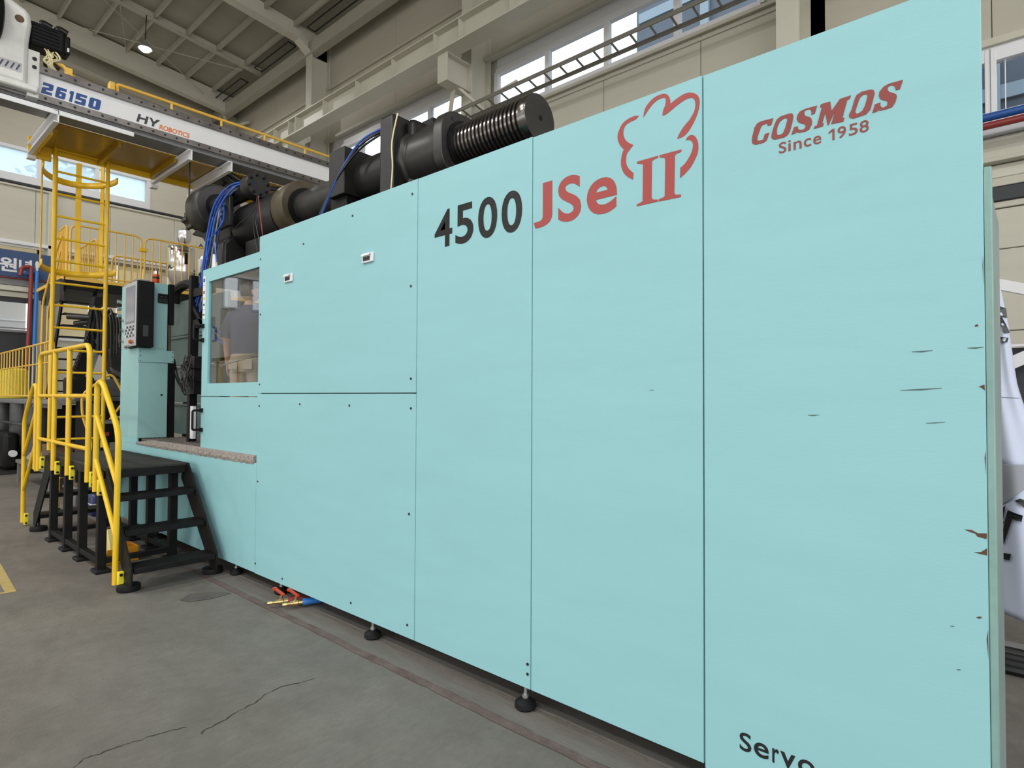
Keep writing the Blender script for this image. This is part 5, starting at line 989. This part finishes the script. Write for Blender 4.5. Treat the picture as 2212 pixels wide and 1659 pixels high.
# ================================================================ PERSON SEEN THROUGH THE DOOR WINDOW
PO, PA = Vector((-6.56, .66, 1.095)), math.radians(34)      # feet, facing away from the camera
PXV = Vector((math.cos(PA), math.sin(PA), 0)); PYV = Vector((-math.sin(PA), math.cos(PA), 0))
def PW(x, y, z): return PO+PXV*x+PYV*y+Vector((0, 0, z))
def skin(name, verts, edges, radii, m, parent, sub=1, root=0, label=None):
    me = bpy.data.meshes.new(name); off = rootloc(parent); me.from_pydata([tuple(PW(*v)-off) for v in verts], edges, [])
    o = bpy.data.objects.new(name, me); COL.objects.link(o); o.parent = parent
    sk = o.modifiers.new('skin', 'SKIN'); sk.use_smooth_shade = True
    for i, r in enumerate(radii):
        sv = me.skin_vertices[0].data[i]; sv.radius = r if isinstance(r, tuple) else (r, r); sv.use_root = (i == root)
    ss2 = o.modifiers.new('sub', 'SUBSURF'); ss2.levels = sub; ss2.render_levels = sub
    bpy.context.view_layer.update(); dg = bpy.context.evaluated_depsgraph_get()
    nm = bpy.data.meshes.new_from_object(o.evaluated_get(dg)); o.modifiers.clear(); o.data = nm; nm.materials.clear(); nm.materials.append(M[m]); nm.polygons.foreach_set('use_smooth', [True]*len(nm.polygons))
    if label: o['label'] = label
    return o
pe = thing('person', 'person in navy polo shirt and khaki trousers standing inside the machine, back turned', 'person', PO)
V = [(0, 0, .95), (0, 0, 1.15), (0, .0, 1.34), (0, -.01, 1.46), (0, .0, 1.52), (0, .02, 1.58)]; E_ = [(0, 1), (1, 2), (2, 3), (3, 4), (4, 5)]; R = [.10, .09, .10, .07, .05, .055]
for s in (-1, 1):
    n = len(V); V += [(s*.17, 0, 1.38), (s*.255, -.01, 1.14), (s*.275, .05, .90), (s*.275, .065, .84)]; R += [.045, .046, .036, (.038, .022)]; E_ += [(3, n), (n, n+1), (n+1, n+2), (n+2, n+3)]
    b = n+3
    for k, (dy, ln) in enumerate(((-.030, .068), (-.010, .080), (.010, .076), (.030, .060))):
        m_ = len(V); V += [(s*.278, .065+dy, .80), (s*.272, .068+dy, .80-ln*.5), (s*.260, .070+dy, .80-ln)]; R += [.0095, .009, .0075]; E_ += [(b, m_), (m_, m_+1), (m_+1, m_+2)]
    m_ = len(V); V += [(s*.26, .105, .815), (s*.25, .115, .775)]; R += [.011, .009]; E_ += [(b, m_), (m_, m_+1)]
    n = len(V); V += [(s*.10, 0, .86), (s*.105, .02, .50), (s*.11, -.01, .09), (s*.115, .12, .045)]; R += [.07, .05, .042, .04]; E_ += [(0, n), (n, n+1), (n+1, n+2), (n+2, n+3)]
body_o = skin('body', V, E_, R, 'skin', pe)
# head joined into the same mesh
hm = MB(); hm.sphere((0, 0, 0), 1, 20, 14); hv = []
for x, y, z in hm.v:
    k = 1+.10*max(0, y)*(1 if z < .1 else 0); nose = .16*math.exp(-((x/.18)**2+((z+.12)/.2)**2)) if y > .6 else 0; jaw = 1-.22*max(0, -z)
    hv.append((x*.078*jaw, (y*k+nose)*.098, z*.118))
ha = math.radians(38)
hh = MB(); hh.add([(x*math.cos(ha)+y*math.sin(ha), -x*math.sin(ha)+y*math.cos(ha)+.02, z+1.665) for x, y, z in hv], hm.f)
for s in (-1, 1):
    e = MB().sphere((0, 0, 0), 1, 8, 6); hh.add([((s*.080+x*.012)*math.cos(ha)+(y*.02-.005)*math.sin(ha), -(s*.080+x*.012)*math.sin(ha)+(y*.02-.005)*math.cos(ha)+.02, 1.655+z*.032) for x, y, z in e.v], e.f)
off = rootloc(pe); bmx = bmesh.new(); bmx.from_mesh(body_o.data); vs_ = [bmx.verts.new(PW(*v)-off) for v in hh.v]
for f in hh.f: bmx.faces.new([vs_[i] for i in f]).smooth = True
bmx.to_mesh(body_o.data); bmx.free()
def hx(x, y, z): return (x*math.cos(ha)+y*math.sin(ha), -x*math.sin(ha)+y*math.cos(ha)+.02, z+1.665)
for s in (-1, 1): build('eye', MB().sphere(tuple(PW(*hx(s*.03, .092, .005))), .012, 8, 6), 'black_decal', pe)
build('mouth', MB().sphere(tuple(PW(*hx(0, .096, -.062))), .02, 8, 6, (1, .5, .25)), 'red_pipe', pe)
hm2 = MB(); hq = MB().sphere((0, 0, 0), 1, 22, 14)
hm2.add([tuple(PW(*hx(x*.085, y*.105-.006, (z if (z > .25 or y < .15) else max(z, .42))*.124 if not (z < -.45) else -.45*.124))) for x, y, z in hq.v], hq.f); build('hair', hm2, 'hair', pe)
def loft(mb, rings, n=20):
    vs = []
    for cx, cy, z, rx, ry in rings:
        for k in range(n): a = 2*PI*k/n; vs.append(tuple(PW(cx+rx*math.cos(a), cy+ry*math.sin(a), z)))
    m = len(rings); fs = [(i*n+k, i*n+(k+1) % n, (i+1)*n+(k+1) % n, (i+1)*n+k) for i in range(m-1) for k in range(n)]
    return mb.add(vs, fs+[tuple(reversed(range(n))), tuple(range((m-1)*n, m*n))])
mb = loft(MB(), [(0, 0, .97, .198, .140), (0, 0, 1.0, .202, .144), (0, .0, 1.10, .196, .138), (0, -.005, 1.20, .204, .138), (0, -.01, 1.30, .216, .138), (0, -.01, 1.38, .216, .130), (0, -.008, 1.435, .196, .112), (0, -.004, 1.475, .125, .095), (0, 0, 1.505, .070, .070)])
for s in (-1, 1): mb.tube([tuple(PW(*p)) for p in ((s*.12, -.005, 1.405), (s*.19, -.005, 1.385), (s*.225, -.005, 1.30), (s*.246, -.008, 1.20), (s*.254, -.008, 1.15))], [.066, .076, .076, .074, .072], 14)
build('polo_shirt', mb, 'shirt', pe, label='navy polo shirt')
build('collar', MB().lathe(tuple(PW(0, .0, 1.462)), (0, 0, 1), [(0, .085), (.05, .066), (.05, .058), (0, .07)], 18), 'shirt', pe)
mb = loft(MB(), [(0, 0, 1.03, .180, .125), (0, 0, .98, .186, .132), (0, -.012, .90, .203, .148), (0, -.015, .83, .203, .142), (0, -.01, .77, .190, .125)])
for s in (-1, 1): mb.tube([tuple(PW(*p)) for p in ((s*.090, -.01, .88), (s*.098, -.005, .74), (s*.103, .01, .50), (s*.108, .0, .28), (s*.112, -.005, .09))], [.105, .104, .086, .078, .074], 16)
build('trousers', mb, 'trouser', pe, label='khaki trousers')
build('belt', loft(MB(), [(0, 0, .955, .189, .137), (0, 0, .985, .188, .135)]), 'black', pe)
for s in (-1, 1): build('back_pocket', MB().bar(tuple(PW(s*.085, -.150, .905)), tuple(PW(s*.085, -.156, .80)), .10, .006, tuple(PYV)), 'trouser', pe)
for s in (-1, 1): build('shoe', MB().lathe(tuple(PW(s*.112, -.06, .04)), tuple(PYV), [(0, .035), (.04, .045), (.16, .045), (.25, .04), (.28, .02)], 12), 'shoe', pe)

# ================================================================ RIGHT BEHIND THE MACHINE END
hbn = thing('hanging_banner', 'pale lilac folded banner with dark lettering hanging behind the machine end', 'banner', (-.1, 2.5, 0))
import bisect
def prof_r(z):
    T = [(2.37, -.187), (2.072, -.141), (1.84, -.119), (1.696, -.103), (1.61, -.083), (1.5, -.055), (1.2, .02), (.3, .07)]
    for (za, xa), (zb, xb) in zip(T[:-1], T[1:]):
        if za >= z >= zb: return xa+(xb-xa)*(za-z)/(za-zb)
    return T[-1][1]
def surf(u, z, dy=0.0):
    xl = -.235; xr = prof_r(z); w = xr-xl
    return (xl+w*u, 2.55-dy-w*.55*math.sin(PI*min(1, u*.9+.06))-.012*math.sin(u*11+z*3), z)
def sheet(name, z0, z1, m, dy=0.0, tilt=0.0, nu=18, nz=24, u0=0, u1=1):
    mb = MB()
    for j in range(nz+1):
        for i in range(nu+1):
            u = u0+(u1-u0)*i/nu; zt = z0+(z1-z0)*j/nz
            zz = zt+tilt*u*(1-j/nz); mb.v.append(surf(u, max(.25, min(2.369, zz)), dy))
    for j in range(nz):
        for i in range(nu): a = j*(nu+1)+i; mb.f.append((a, a+1, a+nu+2, a+nu+1))
    o = build(name, mb, m, hbn); s_ = o.modifiers.new('t', 'SOLIDIFY'); s_.thickness = .004; return o
sheet('upper_cloth', 1.21, 2.365, 'banner_white', .006, -.06); sheet('lower_cloth', .29, 1.24, 'banner_white', 0.0, -.05); sheet('folded_flap', .90, 1.205, 'banner_back', .016, .26, u0=.0, u1=1)
build('eyelet', MB().lathe(surf(.80, 1.175, .024), (0, -1, 0), [(0, .012), (.004, .012), (.004, .006)], 14), 'chrome', hbn)
build('hem_seam', MB().tube([surf(.05+.05*i, 1.62+.01*i/18-.02*(i/18), .009) for i in range(19)], .002, 5), 'banner_back', hbn)
def stroke(poly, dy, m):
    mb = MB(); f = lambda x, z: surf((x+.235)/(prof_r(z)+.235), z, dy); P = []
    for a, b in zip(poly, poly[1:]+poly[:1]): P += [(a[0]*(1-t/4)+b[0]*t/4, a[1]*(1-t/4)+b[1]*t/4) for t in range(4)]
    vs, fs = poly_geo([P]); mb.v = [(lambda q: (q[0], q[1]-(.0015 if v.z > 0 else -.0005), q[2]))(f(v.x/10, v.y/10)) for v in vs]; mb.f = fs
    build('letter_stroke', mb, m, hbn, smooth=False)
for k, p in enumerate([[(-0.189, 2.192), (-0.152, 2.180), (-0.150, 2.164), (-0.147, 2.117), (-0.167, 2.124), (-0.169, 2.114), (-0.155, 2.081), (-0.134, 2.022), (-0.156, 2.017), (-0.176, 2.061), (-0.190, 2.078)],
[(-0.193, 1.997), (-0.141, 1.988), (-0.148, 1.957), (-0.193, 1.965)],
[(-0.154, 0.925), (-0.083, 0.903), (-0.089, 0.865), (-0.133, 0.876), (-0.147, 0.822), (-0.175, 0.711), (-0.191, 0.715), (-0.177, 0.804), (-0.168, 0.861)],
[(-0.189, 0.920), (-0.164, 0.948), (-0.180, 0.849), (-0.173, 0.845), (-0.185, 0.806), (-0.192, 0.712), (-0.199, 0.710)],
[(-0.121, 0.987), (-0.095, 1.004), (-0.076, 0.996), (-0.077, 0.947), (-0.095, 0.970)],
[(-0.200, 0.648), (-0.140, 0.660), (-0.149, 0.619), (-0.200, 0.613)]]): stroke(p, .024 if k < 2 else .020, 'grey_decal' if k < 2 else 'black_flat')
build('banner_pole', MB().cyl((-.26, 2.56, 0), (-.215, 2.56, 2.5), .014, 8), 'grey_steel', hbn); build('pole_base', BX(-.40, -.08, 2.42, 2.72, 0, .03), 'grey_steel', hbn, bevel=.006)
fr = thing('white_trestle', 'white steel trestle with slanting bars beyond the hanging banner', 'trestle', (0, 4, 0))
build('slanting_bar', MB().bar((-.30, 4.0, 2.575), (.6, 4.0, 2.25), .06, .085), 'white_paint', fr); build('slanting_bar', MB().bar((-.25, 4.05, 1.86), (.6, 4.05, 2.30), .06, .10), 'white_paint', fr)
build('cross_bar', BX(-.3, .7, 4.02, 4.06, 2.035, 2.055), 'white_paint', fr); build('back_sheet', BX(-.3, .6, 4.10, 4.13, .9, 2.03), 'door_dark', fr)
for x in (-.27, .6): build('trestle_leg', BX(x-.03, x+.03, 4.0, 4.08, 0, 2.6), 'white_paint', fr)
for k in range(4):
    mb = MB(); mb.tube(spline([(-.5, 2.22+.10*k, .028+.004*(k % 2)), (-.1, 2.20+.11*k, .026), (.2, 2.24+.10*k, .03), (.8, 2.2+.12*k, .028)], 5), .028, 8)
    if k == 0: fc_ = thing('floor_cables', 'black cables lying side by side on the floor behind the machine end', 'cables', (.1, 2.4, 0))
    build('cable', mb, 'hose_black', fc_)
